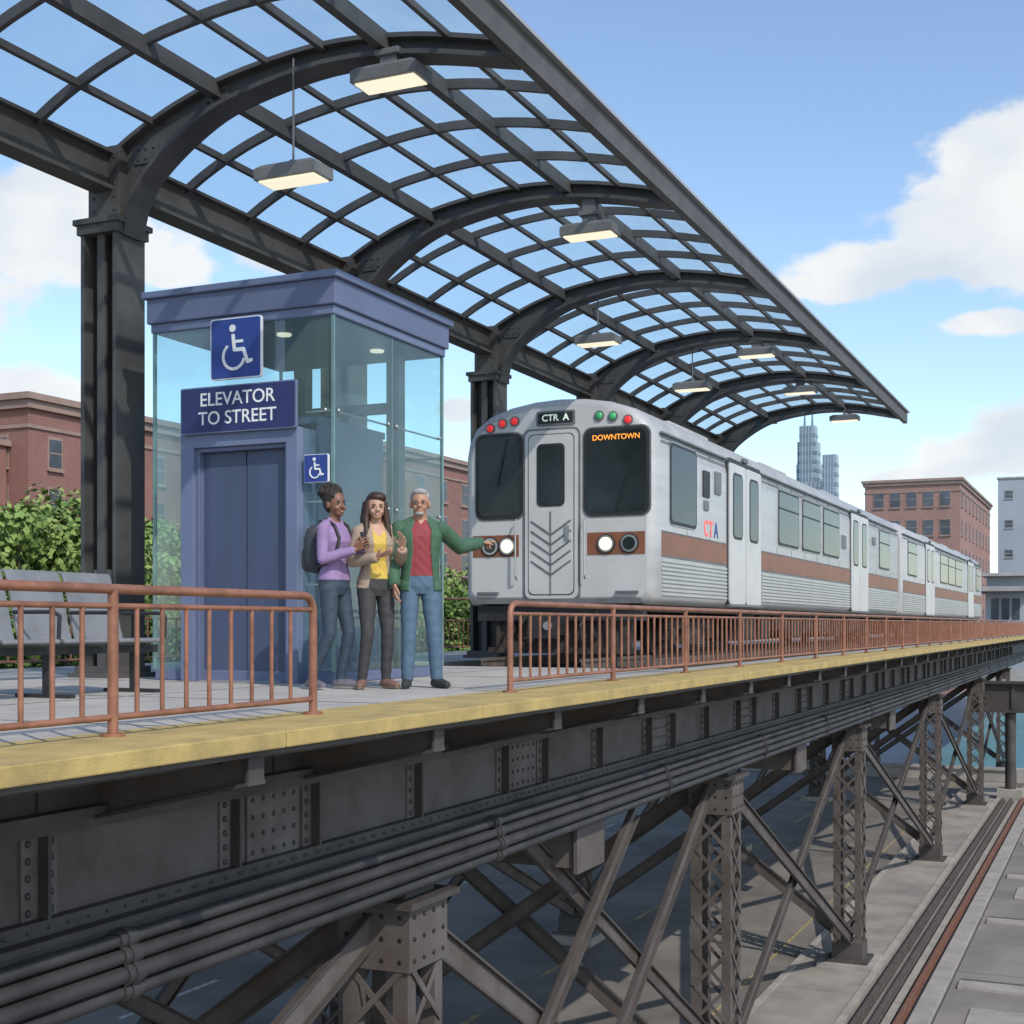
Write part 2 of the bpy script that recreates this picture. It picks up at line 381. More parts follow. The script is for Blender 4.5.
pane([(EX,ya+0.02,2.45),(EX,yb-0.02,2.45),(EX,yb-0.02,z1),(EX,ya+0.02,z1)])
b.obj("glass_walls",el,recalc=False)
b=MB()
PX=EX-0.10
b.box(PX,EX+0.25,ya,ya+0.13,0.0,2.47,BLUEL);b.box(PX,EX+0.25,yb-0.16,yb,0.0,2.47,BLUEL);b.box(PX,EX+0.25,ya+0.13,yb-0.16,2.32,2.47,BLUEL)
b.box(PX+0.04,EX+0.22,ya+0.13,ya+0.17,0.0,2.32,BLUE);b.box(PX+0.04,EX+0.22,yb-0.20,yb-0.16,0.0,2.32,BLUE);b.box(PX+0.04,EX+0.22,ya+0.17,yb-0.20,2.28,2.32,BLUE)
ym=(ya+yb)/2-0.02
b.box(PX+0.12,PX+0.16,ya+0.17,ym-0.006,0.01,2.28,BLUED);b.box(PX+0.12,PX+0.16,ym+0.006,yb-0.20,0.01,2.28,BLUED)
b.box(PX+0.165,PX+0.18,ya+0.17,yb-0.2,0.01,2.28,TDARK)
b.box(PX+0.02,EX+0.3,ya+0.21,yb-0.21,0.001,0.012,CHROME)
b.obj("door_portal",el,bevel=0.006)
b=MB()
b.box(EX+0.28,EX+1.55,ya+0.0,ya+0.03,0.11,2.55,BLUEL);b.box(EX+0.28,EX+1.55,yb-0.03,yb,0.11,2.55,BLUEL);b.box(EX+0.28,EX+1.6,ya,yb,2.552,2.62,BLUEL)
b.obj("elevator_car",el)
b=MB()
for(x,y) in((EX+0.5,7.75),(EX+1.6,7.3)): b.cyl((x,y,3.50),(x,y,3.529),0.075,LAMPE,seg=16);b.cyl((x,y,3.518),(x,y,3.5295),0.09,CHROME,seg=16)
b.obj("ceiling_lights",el)
b=MB();b.box(EX-0.05,EX-0.005,7.0,7.12,1.2,1.5,CHROME);b.disc((EX-0.05,7.06,1.4),FR,UPV,0,0,0.02,0.008,SBLUE);b.disc((EX-0.05,7.06,1.3),FR,UPV,0,0,0.02,0.008,SBLUE)
b.obj("call_panel",el)
def wheelchair(b,org,S,m):
    cnt=[0.012]
    def st(p,q,w):
        p=Vector(p);q=Vector(q);d=(q-p).normalized();n=Vector((-d.y,d.x))*w/2;cnt[0]+=0.0003
        b.prism([((p-n)*S)[:],((q-n)*S)[:],((q+n)*S)[:],((p+n)*S)[:]],org,FR,UPV,cnt[0],m,0.0)
    def dc(p,r):
        cnt[0]+=0.0003;b.disc(org,FR,UPV,p[0]*S,p[1]*S,r*S,cnt[0],m,16)
    dc((-0.06,0.34),0.065)
    L=[(-0.05,0.24),(-0.02,-0.03),(0.17,-0.03),(0.25,-0.25),(0.33,-0.23)]
    for i in range(4): st(L[i],L[i+1],0.065);dc(L[i+1],0.032)
    st((-0.04,0.11),(0.14,0.11),0.05);dc((0.14,0.11),0.025)
    c=(-0.03,-0.14);r=0.22
    A=[130+i*12 for i in range(19)]
    P=[(c[0]+r*math.cos(R(a)),c[1]+r*math.sin(R(a))) for a in A]
    for i in range(len(P)-1): st(P[i],P[i+1],0.05);dc(P[i],0.025)
def acc_sign(name,yc,zc_,s):
    e=empty(name)
    b=MB();o=(EX-0.02 if s<0.4 else EX-0.10,yc,zc_)
    b.rrect(o,FR,UPV,-s/2,s/2,-s/2,s/2,s*0.05,0.03,WHITE);b.rrect(o,FR,UPV,-s/2+0.012*s/0.6,s/2-0.012*s/0.6,-s/2+0.012*s/0.6,s/2-0.012*s/0.6,s*0.04,0.034,SBLUE,0.001)
    if s>0.4: b.box(o[0]+0.001,EX,yc-0.05,yc+0.05,zc_-0.08,zc_+0.08,CHROME)
    b.obj("panel",e)
    b=MB();wheelchair(b,(o[0]-0.0345,yc,zc_),s*0.95,WHITE)
    b.v=[(v[0] if v[0]>=o[0]-0.0346 else o[0]-0.0345-(o[0]-0.0345-v[0])*0.4,v[1],v[2]) for v in b.v]
    b.obj("symbol",e)
acc_sign("accessibility_sign",7.89,3.27,0.60)
acc_sign("accessibility_sign",7.02,2.06,0.27)
e=empty("elevator_sign")
b=MB();o=(EX-0.12,7.86,2.68)
b.rrect(o,FR,UPV,-0.68,0.68,-0.23,0.23,0.02,0.03,BLUEL);b.rrect(o,FR,UPV,-0.667,0.667,-0.217,0.217,0.018,0.034,NAVY,0.001)
b.box(EX-0.119,EX-0.002,7.5,7.6,2.5,2.85,BLUE);b.box(EX-0.119,EX-0.002,8.2,8.3,2.5,2.85,BLUE)
b.obj("panel",e)
text("line_1","ELEVATOR",0.185,(o[0]-0.036,o[1],2.775),FR,UPV,WHITE,e,0.002,bold=0.001)
text("line_2","TO STREET",0.185,(o[0]-0.036,o[1],2.59),FR,UPV,WHITE,e,0.002,bold=0.001)

# ------------------------------------------------------------ bench
bn=empty("platform_bench")
prof=cr([(0.0,0.43),(0.04,0.455),(0.2,0.43),(0.40,0.42),(0.47,0.47),(0.53,0.72),(0.60,0.97),(0.66,1.0)],24)
BX=[7.0,7.62,8.24,8.86]
b=MB()
for X in BX:
    A=[(7.3+p[0],p[1]) for p in prof];B=[]
    for i,p in enumerate(A):
        q=A[min(i+1,23)];o_=A[max(i-1,0)];t=Vector((q[0]-o_[0],q[1]-o_[1])).normalized();B.append((p[0]+t.y*0.025,p[1]-t.x*0.025))
    b.strip(X-0.285,X+0.285,A,B,BENCH)
b.obj("seats",bn,bevel=0.008)
b=MB()
b.box(6.65,9.25,7.48,7.56,0.33,0.395,TDARK)
for X in(6.9,8.0,9.0):
    b.box(X-0.03,X+0.03,7.49,7.55,0.03,0.33,TDARK);b.box(X-0.035,X+0.035,7.28,7.82,0.0,0.03,TDARK)
for X in(6.69,7.31,7.93,8.55,9.17):
    b.tube([(X,7.35,0.42),(X,7.34,0.63),(X,7.4,0.66),(X,7.8,0.66)],0.016,TDARK,8)
b.obj("frame",bn)

# ------------------------------------------------------------ train
tr=empty("elevated_train")
YC=7.2;HW=1.45
half=[(1.38,0.84),(1.45,0.95),(1.45,2.0),(1.45,2.98),(1.41,3.2),(1.30,3.40),(1.08,3.56),(0.75,3.67),(0.38,3.73)]
prof2=half+[(0,3.75)]+[(-p[0],p[1]) for p in reversed(half)]
def car(x0,x1,front):
    b=MB();ZM=2.2
    rings=[(0,.13),(.02,.075),(.06,.035),(.14,.008),(.25,0)] if front else [(0,.05),(.05,0)]
    rings=[(x0+a,i) for a,i in rings]+[(x1-.05,0),(x1,.05)]
    k=len(prof2);vs=[]
    for xx,ins in rings:
        for (y,z) in prof2: vs.append((xx,YC+y*(HW-ins)/HW,ZM+(z-ZM)*(1.55-ins)/1.55))
    fs=[];fr=[]
    for j in range(len(rings)-1):
        for i in range(k):
            q=(j*k+i,j*k+(i+1)%k,j*k+k+(i+1)%k,j*k+k+i)
            (fr if 3<=i<=k-5 else fs).append(q)
    b.add(vs,fs,TRAIN,True)
    b.add(vs,fr,TROOF,True)
    b.add(vs[:k],[tuple(range(k))],TRAINW);b.add(vs[-k:],[tuple(reversed(range(k)))],TRAIN)
    return b
Y0=YC-HW
def sidewin(b,xa,xb,za,zb,div=None):
    o=(0,Y0,0)
    b.rrect(o,SR,UPV,xa-0.06,xb+0.06,za-0.06,zb+0.06,0.13,0.012,CHROME,-0.02)
    b.rrect(o,SR,UPV,xa-0.045,xb+0.045,za-0.045,zb+0.045,0.11,0.02,TDARK,-0.02)
    b.rrect(o,SR,UPV,xa,xb,za,zb,0.09,0.023,TWIN,-0.02)
    if div: b.box(xa+0.01,xb-0.01,Y0-0.03,Y0-0.0235,zb-div-0.015,zb-div+0.015,TDARK)
def sidedoor(b,xa,xb):
    o=(0,Y0,0);za,zb=0.9,3.18
    b.rrect(o,SR,UPV,xa-0.08,xb+0.08,za-0.02,zb+0.08,0.14,0.01,TDARK,-0.02)
    xm=(xa+xb)/2
    for p,q in((xa,xm-0.018),(xm+0.018,xb)):
        b.rrect(o,SR,UPV,p,q,za,zb,0.07,0.028,TRAINW,-0.02)
        w=(q-p)*0.24
        b.rrect(o,SR,UPV,p+w-0.04,q-w+0.04,1.96,3.04,0.12,0.033,TDARK,-0.02);b.rrect(o,SR,UPV,p+w,q-w,2.0,3.0,0.1,0.036,TWIN,-0.02)
    b.box(xa-0.05,xb+0.05,Y0-0.05,Y0-0.005,0.86,0.90,GREYD)
    b.rrect(o,SR,UPV,xm-0.14,xm+0.14,zb+0.09,zb+0.16,0.02,0.03,GREYD,-0.03)
def carside(b,x0,x1,doors,wins):
    segs=[];x=x0+0.26
    for d in doors: segs.append((x,d[0]-0.095));x=d[1]+0.095
    segs.append((x,x1-0.06))
    for p,q in segs:
        b.box(p,q,Y0-0.008,Y0+0.01,1.53,1.84,TSTR);b.box(p,q,Y0-0.012,Y0+0.01,1.845,1.865,GREYD);b.box(p,q,Y0-0.012,Y0+0.01,1.505,1.525,GREYD)
        z=0.97
        while z<1.47: b.box(p,q,Y0-0.016,Y0+0.01,z,z+0.032,TRIB);z+=0.058
        b.box(p,q,Y0-0.02,Y0+0.03,3.20,3.225,GREYD)
        b.box(p,q,Y0-0.006,Y0+0.01,3.10,3.108,GREYD)
        xx=p+1.2
        while xx<q-0.3: b.box(xx,xx+0.008,Y0-0.004,Y0+0.01,1.87,2.0,GREYD);b.box(xx,xx+0.008,Y0-0.004,Y0+0.01,3.11,3.19,GREYD);xx+=1.2
    for d in doors: sidedoor(b,*d)
    for w in wins: sidewin(b,w[0],w[1],2.08,3.02,w[2] if len(w)>2 else None)
b=car(17.5,39.4,True)
carside(b,17.5,39.4,[(21.2,23.3),(32.0,34.3)],[(24.7,26.35,.3),(26.75,28.4,.3),(28.8,30.5,.3),(36.1,37.7,.3)])
sidewin(b,18.15,19.35,2.02,3.08);b.rrect((0,Y0,0),SR,UPV,19.75,20.1,2.5,2.9,0.03,0.02,TDARK,-0.02);b.rrect((0,Y0,0),SR,UPV,20.4,20.75,2.6,2.95,0.03,0.02,GREYD,-0.02);b.rrect((0,Y0,0),SR,UPV,19.8,20.05,2.3,2.45,0.03,0.02,GREYD,-0.02)
b.rrect((0,Y0,0),SR,UPV,30.9,31.4,2.3,2.6,0.03,0.02,GREYD,-0.02);b.rrect((0,Y0,0),SR,UPV,35.0,35.5,2.6,2.8,0.03,0.02,GREYD,-0.02)
b.obj("car_body",tr)
b=car(40.1,64.5,False)
carside(b,40.1,64.5,[(45.3,47.5),(58.6,60.8)],[(41.3,43.2,.3),(49.2,51.2,.3),(51.6,53.6,.3),(54.0,56.2,.3),(62,63.6,.3)])
b.obj("car_body_2",tr)
b=MB()
b.box(39.3,40.2,YC-1.15,YC+1.15,0.95,3.45,TDARK)
for x0,x1 in((17.5,39.4),(40.1,64.5)):
    b.box(x0+0.25,x1-0.1,YC-1.28,YC+1.28,0.74,0.845,TUND)
    for bx in(x0+3.0,x1-3.2):
        for wx in(bx-1.0,bx+1.0):
            for s in(-1,1):
                y=YC+s*0.74
                b.cyl((wx,y-0.06,0.46),(wx,y+0.06,0.46),0.36,TUND,seg=24,smooth=False);b.cyl((wx,y+s*0.06,0.46),(wx,y+s*0.09,0.46),0.20,TDARK,seg=16)
                b.cyl((wx,y+s*0.2,0.46),(wx,y+s*0.34,0.46),0.12,TUND,seg=12);b.box(wx-0.16,wx+0.16,y+min(s*0.1,s*0.3),y+max(s*0.1,s*0.3),0.34,0.62,TUND)
            b.cyl((wx,YC-0.7,0.46),(wx,YC+0.7,0.46),0.07,TDARK)
        for s in(-1,1):
            y=YC+s*1.0
            b.box(bx-1.25,bx+1.25,y-0.07,y+0.07,0.50,0.66,TUND);b.box(bx-0.4,bx+0.4,y-0.1,y+0.1,0.26,0.50,TUND)
            for q in(-0.2,0.2): b.cyl((bx+q,y,0.5),(bx+q,y,0.78),0.08,TDARK,seg=10)
            b.beam((bx-1.0,y-s*0.02,0.3),(bx+1.0,y-s*0.02,0.3),0.03,0.08,TUND)
    x=x0+5.2
    rnd=random.Random(int(x0))
    while x<x1-5.2:
        w=rnd.uniform(0.5,1.6);h=rnd.uniform(0.25,0.5)
        for s in(-1,1):
            y=YC+s*0.95;b.box(x,x+w,y-0.28,y+0.28,0.735-h,0.735,TUND)
            if s>0: b.box(x+0.05,x+w-0.05,y+0.281,y+0.295,0.735-h+0.04,0.70,TDARK)
            else: b.box(x+0.05,x+w-0.05,y-0.295,y-0.281,0.735-h+0.04,0.70,TDARK)
        x+=w+rnd.uniform(0.1,0.4)
    for y in(-1.2,-0.9): b.cyl((x0+0.5,YC+y,0.68),(x1-0.5,YC+y,0.68),0.03,TDARK)
b.box(17.55,17.75,YC-1.25,YC+1.25,0.62,0.835,TDARK);b.box(17.65,17.75,YC-1.05,YC+1.05,0.22,0.62,TUND)
for i in range(9): b.box(17.60,17.64,YC-1.0+i*0.24,YC-0.94+i*0.24,0.2,0.62,TUND)
b.box(17.58,17.64,YC-1.1,YC+1.1,0.16,0.24,TUND)
b.box(17.1,17.6,YC-0.13,YC+0.13,0.42,0.66,TDARK);b.box(16.95,17.12,YC-0.2,YC+0.2,0.38,0.7,TDARK);b.cyl((16.9,YC-0.1,0.55),(16.95,YC-0.1,0.55),0.06,CHROME)
for s in(-1,1):
    b.tube([(17.5,YC+s*0.45,0.72),(17.25,YC+s*0.45,0.55),(17.3,YC+s*0.45,0.35),(17.6,YC+s*0.4,0.4)],0.025,TDARK,6)
    b.tube([(17.5,YC+s*0.6,0.74),(17.3,YC+s*0.6,0.6),(17.35,YC+s*0.62,0.4),(17.6,YC+s*0.6,0.45)],0.02,TDARK,6)
b.obj("undercarriage",tr)
b=MB();o=(17.5,YC,0)
def fx(Y): return YC-Y
for ya_,yb_ in((8.40,7.76),(6.74,5.88)):
    xa,xb=fx(ya_),fx(yb_)
    b.rrect(o,FR,UPV,xa-0.045,xb+0.045,2.07,3.28,0.12,0.018,TDARK,-0.02);b.rrect(o,FR,UPV,xa,xb,2.115,3.235,0.09,0.022,TWIN,-0.02)
    b.rrect(o,FR,UPV,xa-0.065,xb+0.065,2.05,3.30,0.13,0.010,GREYD,-0.02)
xa,xb=fx(7.64),fx(6.90)
b.rrect(o,FR,UPV,xa-0.06,xb+0.06,0.90,3.32,0.10,0.02,GREYD,-0.02);b.rrect(o,FR,UPV,xa-0.03,xb+0.03,0.93,3.29,0.09,0.035,TRAINW,-0.02)
b.rrect(o,FR,UPV,xa+0.02,xb-0.02,0.98,3.24,0.08,0.04,TDARK,-0.02);b.rrect(o,FR,UPV,xa+0.032,xb-0.032,0.992,3.228,0.08,0.046,TRAINW,-0.02)
b.rrect(o,FR,UPV,xa+0.16,xb-0.16,2.22,3.10,0.07,0.055,TDARK,-0.02);b.rrect(o,FR,UPV,xa+0.19,xb-0.19,2.25,3.07,0.06,0.058,TWIN,-0.02)
xm=(xa+xb)/2
for i in range(5):
    z=2.02-i*0.14
    for s in(-1,1):
        b.beam((17.5-0.05,YC-(xm+s*0.30),z+0.0),(17.5-0.05-s*0.001,YC-xm,z-0.2),0.012,0.022,GREYD,up=(0,0,1))
b.box(17.44,17.458,YC-xm-0.006,YC-xm+0.006,1.0,2.15,GREYD)
b.rrect(o,FR,UPV,xm+0.22,xm+0.28,1.75,1.95,0.01,0.07,CHROME,0.02)
for s in(-1,1): b.tube([(17.44,YC-xm-s*0.52,1.2),(17.40,YC-xm-s*0.52,1.25),(17.40,YC-xm-s*0.52,2.0),(17.44,YC-xm-s*0.52,2.05)],0.014,CHROME,6)
b.rrect(o,FR,UPV,fx(6.74),fx(5.90),1.53,1.84,0.01,0.006,TSTR,-0.01)
b.rrect(o,FR,UPV,fx(8.50),fx(7.78),1.53,1.84,0.01,0.006,TSTR,-0.01)
b.rrect(o,FR,UPV,-0.30,0.28,3.36,3.56,0.02,0.02,GREYD,-0.02);b.rrect(o,FR,UPV,-0.27,0.25,3.385,3.535,0.02,0.024,TDARK,-0.02)
for Y,Z,m in((8.22,3.37,REDL),(8.03,3.43,REDL),(7.84,3.45,REDL),(6.56,3.45,GRNL),(6.36,3.43,GRNL),(6.14,3.37,REDL)):
    b.disc(o,FR,UPV,fx(Y),Z,0.072,0.02,GREYD,16);b.sph((17.48,Y,Z),(0.03,0.052,0.052),m,12,8)
for Y,m in((8.22,TWIN),(7.95,HEADL),(6.46,HEADL),(6.12,TWIN)):
    b.disc(o,FR,UPV,fx(Y),1.68,0.135,0.025,TDARK,20);b.disc(o,FR,UPV,fx(Y),1.68,0.118,0.035,CHROME,20);b.disc(o,FR,UPV,fx(Y),1.68,0.090,0.042,m,20)
b.rrect(o,FR,UPV,-1.25,1.25,0.86,0.93,0.02,0.03,GREYD,-0.02)
for s in(-1,1): b.box(17.44,17.5,YC+s*1.05-0.16,YC+s*1.05+0.16,1.0,1.03,GREYD)
b.beam((17.46,7.95,3.2),(17.45,8.1,2.55),0.012,0.012,TDARK);b.beam((17.46,6.3,2.12),(17.45,6.1,2.7),0.012,0.012,TDARK)
b.obj("front_fittings",tr)
text("route_text","CTR  A",0.13,(17.472,YC+0.01,3.46),FR,UPV,LEDG,tr,0.002)
text("destination_text","DOWNTOWN",0.105,(17.472,6.31,3.14),FR,UPV,LED,tr,0.002,bold=0.002)
text("logo_red","C",0.34,(19.95,Y0-0.003,2.02),SR,UPV,REDL,tr,0.003);text("logo_t","T",0.34,(20.22,Y0-0.003,2.02),SR,UPV,REDL,tr,0.003);text("logo_blue","A",0.34,(20.50,Y0-0.003,2.02),SR,UPV,SBLUE,tr,0.003)
b=MB()
for x in(20.5,26.5,32.5,44,50,56,61): b.box(x,x+2.2,YC-0.7,YC+0.7,3.60,3.80,TROOF)
b.obj("roof_units",tr,bevel=0.03)

# ------------------------------------------------------------ viaduct
vd=empty("elevated_viaduct")
GY=5.2
b=MB()
b.box(-8,140,GY-0.012,GY+0.012,-1.06,-0.42,GIRD2)
b.box(-8,140,GY-0.16,GY+0.16,-0.46,-0.42,GIRD);b.box(-8,140,GY-0.06,GY-0.02,-0.42,-0.11,GIRD);b.box(-8,140,GY-0.10,GY-0.013,-0.54,-0.461,GIRD)
b.box(-8,140,GY-0.18,GY+0.16,-1.10,-1.06,GIRD);b.box(-8,140,GY-0.09,GY-0.013,-1.059,-0.98,GIRD)
b.box(-8,140,4.30,4.40,-0.17,-0.102,GIRD);b.box(-8,140,4.04,4.10,-0.115,-0.087,GIRD)
for y in(9.4,12.6): b.box(-8,140,y-0.02,y+0.02,-1.1,-0.11,GIRD);b.box(-8,140,y-0.15,y+0.15,-1.14,-1.1,GIRD)
for y in(6.47,7.93): b.box(-8,140,y-0.1,y+0.1,-0.9,-0.34,GIRD)
b.obj("main_girders",vd)
b=MB()
xs=[5.86+2.07*i for i in range(-6,60)]
for X in xs:
    b.add([(X-0.02,GY-0.02,-0.12),(X-0.02,4.12,-0.12),(X-0.02,4.12,-0.26),(X-0.02,GY-0.02,-0.50)]+[(X+0.02,GY-0.02,-0.12),(X+0.02,4.12,-0.12),(X+0.02,4.12,-0.26),(X+0.02,GY-0.02,-0.50)],
      [(0,1,2,3),(7,6,5,4),(0,4,5,1),(1,5,6,2),(2,6,7,3),(3,7,4,0)],GIRD2)
    b.beam((X,GY-0.02,-0.505),(X,4.10,-0.262),0.16,0.02,GIRD);b.box(X-0.07,X+0.07,4.10,4.12,-0.275,-0.12,GIRD)
    b.box(X-0.07,X+0.07,GY+0.02,12.6,-0.75,-0.345,GIRD)
b.obj("brackets",vd)
b=MB()
def riv(x,z,y=GY-0.03,r=0.021): b.sph((x,y,z),(r,r*0.7,r),RIV,6,4,smooth=True)
allx=[];x=1.3
while x<75:
    allx+=[(x,0.13),(x+1.68,0.12),(x+2.15,0.30),(x+2.62,0.12)]
    x+=4.14
for (X,hw) in allx:
    b.box(X-hw,X+hw,GY-0.028,GY-0.0125,-0.979,-0.541,GIRD3)
    if hw<0.2:
        b.box(X-0.012,X+0.012,GY-0.10,GY-0.0285,-0.978,-0.542,GIRD)
        if X<40:
            for z in np.arange(-0.94,-0.55,0.09):
                riv(X-hw+0.045,z);riv(X+hw-0.045,z)
    elif X<40:
        for z in np.arange(-0.93,-0.55,0.115):
            for dx in(-0.24,-0.12,0.0,0.12,0.24): riv(X+dx,z,r=0.018)
    if X<40:
        for dx in np.arange(-0.9,1.2,0.15): riv(X+dx*1.0,-1.02,GY-0.093,0.011)
    b.box(X-0.06,X+0.06,GY-0.075,GY-0.0605,-0.41,-0.12,GIRD)
b.obj("stiffeners_and_rivets",vd)
b=MB()
for (yy,zz,rr) in((4.98,-1.16,0.040),(4.95,-1.245,0.042),(4.93,-1.34,0.048),(4.95,-1.44,0.042)):
    b.cyl((-8,yy,zz),(140,yy,zz),rr,PIPE,seg=12)
    x=1.0
    while x<90: b.cyl((x,yy,zz),(x+0.14,yy,zz),rr+0.014,PIPE,seg=12);b.cyl((x+0.05,yy,zz),(x+0.09,yy,zz),rr+0.024,PIPE,seg=12);x+=4.8
b.box(-8,140,5.04,5.08,-1.5,-1.101,GIRD)
b.obj("service_pipes",vd)
BX=[-2,9.45,18.9,29.4,43,57,71]
ROWS=[5.3,11.6]
b=MB()
def lattice(X,Y,z0,z1,w):
    h=w/2;a=0.13
    for sx in(-1,1):
        for sy in(-1,1):
            cx=X+sx*(h-a/2);cy=Y+sy*(h-a/2);b.box(cx-a/2,cx+a/2,cy-a/2,cy+a/2,z0,z1,GIRD2)
    n=int((z1-z0)/(w*0.85));dz=(z1-z0)/n
    for i in range(n):
        za=z0+i*dz;zb=za+dz
        for s in(-1,1):
            for k,(p,q) in enumerate(((-1,1),(1,-1))):
                e=h+0.006+0.011*k
                b.beam((X+p*(h-0.05),Y+s*e,za),(X+q*(h-0.05),Y+s*e,zb),0.01,0.05,GIRD2,up=(1,0,0))
                b.beam((X+s*e,Y+p*(h-0.05),za),(X+s*e,Y+q*(h-0.05),zb),0.05,0.01,GIRD2,up=(1,0,0))
    b.box(X-h-0.03,X+h+0.03,Y-h-0.03,Y+h+0.03,z1-0.5,z1,GIRD2);b.box(X-h-0.12,X+h+0.12,Y-h-0.1,Y+h+0.1,z1,z1+0.05,GIRD)
    for i in range(4):
        for s in(-1,1):
            for zz in(z1-0.42,z1-0.25,z1-0.08): b.sph((X-0.24+i*0.16,Y-h-0.031,zz),(0.02,0.015,0.02),RIV,6,4);b.sph((X-h-0.031,Y-0.24+i*0.16,zz),(0.015,0.02,0.02),RIV,6,4)
    b.box(X-h-0.03,X+h+0.03,Y-h-0.03,Y+h+0.03,z0,z0+0.35,GIRD);b.box(X-h-0.15,X+h+0.15,Y-h-0.15,Y+h+0.15,z0-0.06,z0,GIRD)
    b.box(X-h-0.3,X+h+0.3,Y-h-0.3,Y+h+0.3,GZ-0.1,z0-0.06,KERB)
for X in BX:
    for Y in ROWS:
        lattice(X,Y,GZ+0.25,-1.62,0.58)
        b.box(X-0.24,X+0.24,Y-0.24,Y+0.24,-1.568,-1.5 if Y<6 else -1.15,GIRD)
b.obj("trestle_columns",vd)
b=MB()
def brace(p,q,w=0.23):
    b.beam(p,q,0.03,w,GIRD2,up=(0,0,1))
    p=Vector(p);q=Vector(q);d=(q-p).normalized();n=Vector((0,1,0)) if abs(d.y)<0.3 else Vector((1,0,0))
    t=d.cross(n).normalized()
    for s in(-1,1): b.beam(p+t*s*(w/2)-n*0.03,q+t*s*(w/2)-n*0.03,0.06,0.025,GIRD)
for i in range(len(BX)-1):
    xa,xb=BX[i]+0.3,BX[i+1]-0.3
    for Y in ROWS:
        if i==1:
            brace((xa,Y-0.05,-1.9),(xb-1.5,Y-0.05,GZ+0.6));brace((xb,Y+0.05,-1.8),(xa+2,Y+0.05,GZ+0.6))
            brace((xa+2.5,Y+0.12,-1.55),(xb,Y+0.12,-5.2),0.18);brace((xa+5.2,Y-0.12,-1.6),(xa+0.2,Y-0.12,-4.9),0.18)
        else:
            brace((xa,Y-0.05,-1.8),(xb,Y-0.05,GZ+0.7));brace((xb,Y+0.05,-1.8),(xa,Y+0.05,GZ+0.7))
for X in BX:
    brace((X-0.05,5.6,-1.8),(X-0.05,11.3,GZ+0.8));brace((X+0.05,11.3,-1.8),(X+0.05,5.6,GZ+0.8))
    b.box(X-0.25,X+0.25,5.55,12.0,-1.55,-1.15,GIRD)
for X in(13.3,23.6,34): b.box(X-0.35,X+0.35,5.12,12,-1.95,-1.5,GIRD2);b.box(X-0.4,X+0.4,5.08,5.12,-2.0,-1.48,GIRD2)
b.obj("cross_bracing",vd)
b=MB()
b.box(60,60.4,-45,5.9,-3.0,-1.9,GIRD);b.box(59.8,60.6,-45,5.9,-1.9,-1.8,GIRD);b.box(59.8,60.6,-45,5.9,-3.1,-3.0,GIRD)
for y in range(-44,5,2): b.box(59.93,59.999,y,y+0.15,-2.99,-1.91,GIRD)
for y in(4.2,-6,-18,-30): b.cyl((60.2,y,GZ),(60.2,y,-3.1),0.22,GIRD,seg=12);b.box(59.7,60.7,y-0.5,y+0.5,GZ,GZ+0.5,KERB)
b.obj("crossing_bridge")

# ------------------------------------------------------------ ground, roads, river
def sheet(name,x0,x1,y0,y1,z,m):
    b=MB();b.add([(x0,y0,z),(x1,y0,z),(x1,y1,z),(x0,y1,z)],[(0,1,2,3)],m);return b.obj(name)
sheet("ground",-3000,4000,-3500,3500,GZ-0.02,GRND)
sheet("road",-60,66.9,6.3,24,GZ+0.0,ASPH)
b=MB()
for x in np.arange(-40,64,6):
    b.box(x,x+3,11,11.10,GZ+0.001,GZ+0.006,YLINE);b.box(x,x+3,17.0,17.12,GZ+0.001,GZ+0.006,WLINE)
b.box(-60,66,7.0,7.06,GZ+0.001,GZ+0.006,YLINE)
b.obj("road_markings")
b=MB();x=-60
while x<66: b.box(x,x+2.98,4.75,6.28,GZ-0.01,GZ+0.10,PAVE);x+=3
b.box(-60,66.5,6.285,6.42,GZ-0.01,GZ+0.12,KERB);b.box(-60,66.5,4.6,4.745,GZ-0.01,GZ+0.13,KERB)
b.obj("pavement")
b=MB()
for i,x in enumerate(np.arange(-60,61,6.0)):
    for y in(-26.0,-20,-14,-8.0,-2.4):
        b.box(x,x+5.95,y,y+5.55 if y>-3 else y+5.95,GZ-0.01,GZ+0.02,PAVE2)
b.obj("service_yard")
b=MB()
for y,mm in((4.42,RSTEEL),(4.12,RSTEEL),(3.72,RUST)):
    b.box(-60,65,y-0.03,y+0.03,GZ+0.03,GZ+0.17,mm);b.box(-60,65,y-0.07,y+0.07,GZ+0.0,GZ+0.04,mm)
b.box(-60,65,3.2,3.55,GZ,GZ+0.11,KERB);b.box(-60,65,3.85,4.0,GZ,GZ+0.07,KERB);b.box(-60,65,4.2,4.32,GZ,GZ+0.06,PAVE2)
for x in np.arange(22,64,6.5): b.box(x,x+0.55,-26,3.0,GZ+0.021,GZ+0.075,KERB);b.box(x+0.65,x+0.8,-26,3.0,GZ+0.021,GZ+0.05,RSTEEL)
for x in np.arange(25.5,64,13): b.box(x,x+1.6,1.4,2.6,GZ+0.021,GZ+0.055,KERB)
b.obj("siding_rails")
b=MB();b.box(67.0,67.4,-60,200,GZ,GZ+0.55,CSTONE);b.box(66.9,67.5,-60,200,GZ+0.55,GZ+0.65,CSTONE)
for y in range(-60,200,4): b.box(66.85,66.998,y,y+0.4,GZ,GZ+0.54,CSTONE)
b.obj("river_wall")
sheet("river",67.5,170,-400,300,GZ+0.01,WATER)
b=MB();b.box(170,171,-400,300,GZ,GZ+2,CSTONE);b.obj("far_river_wall")

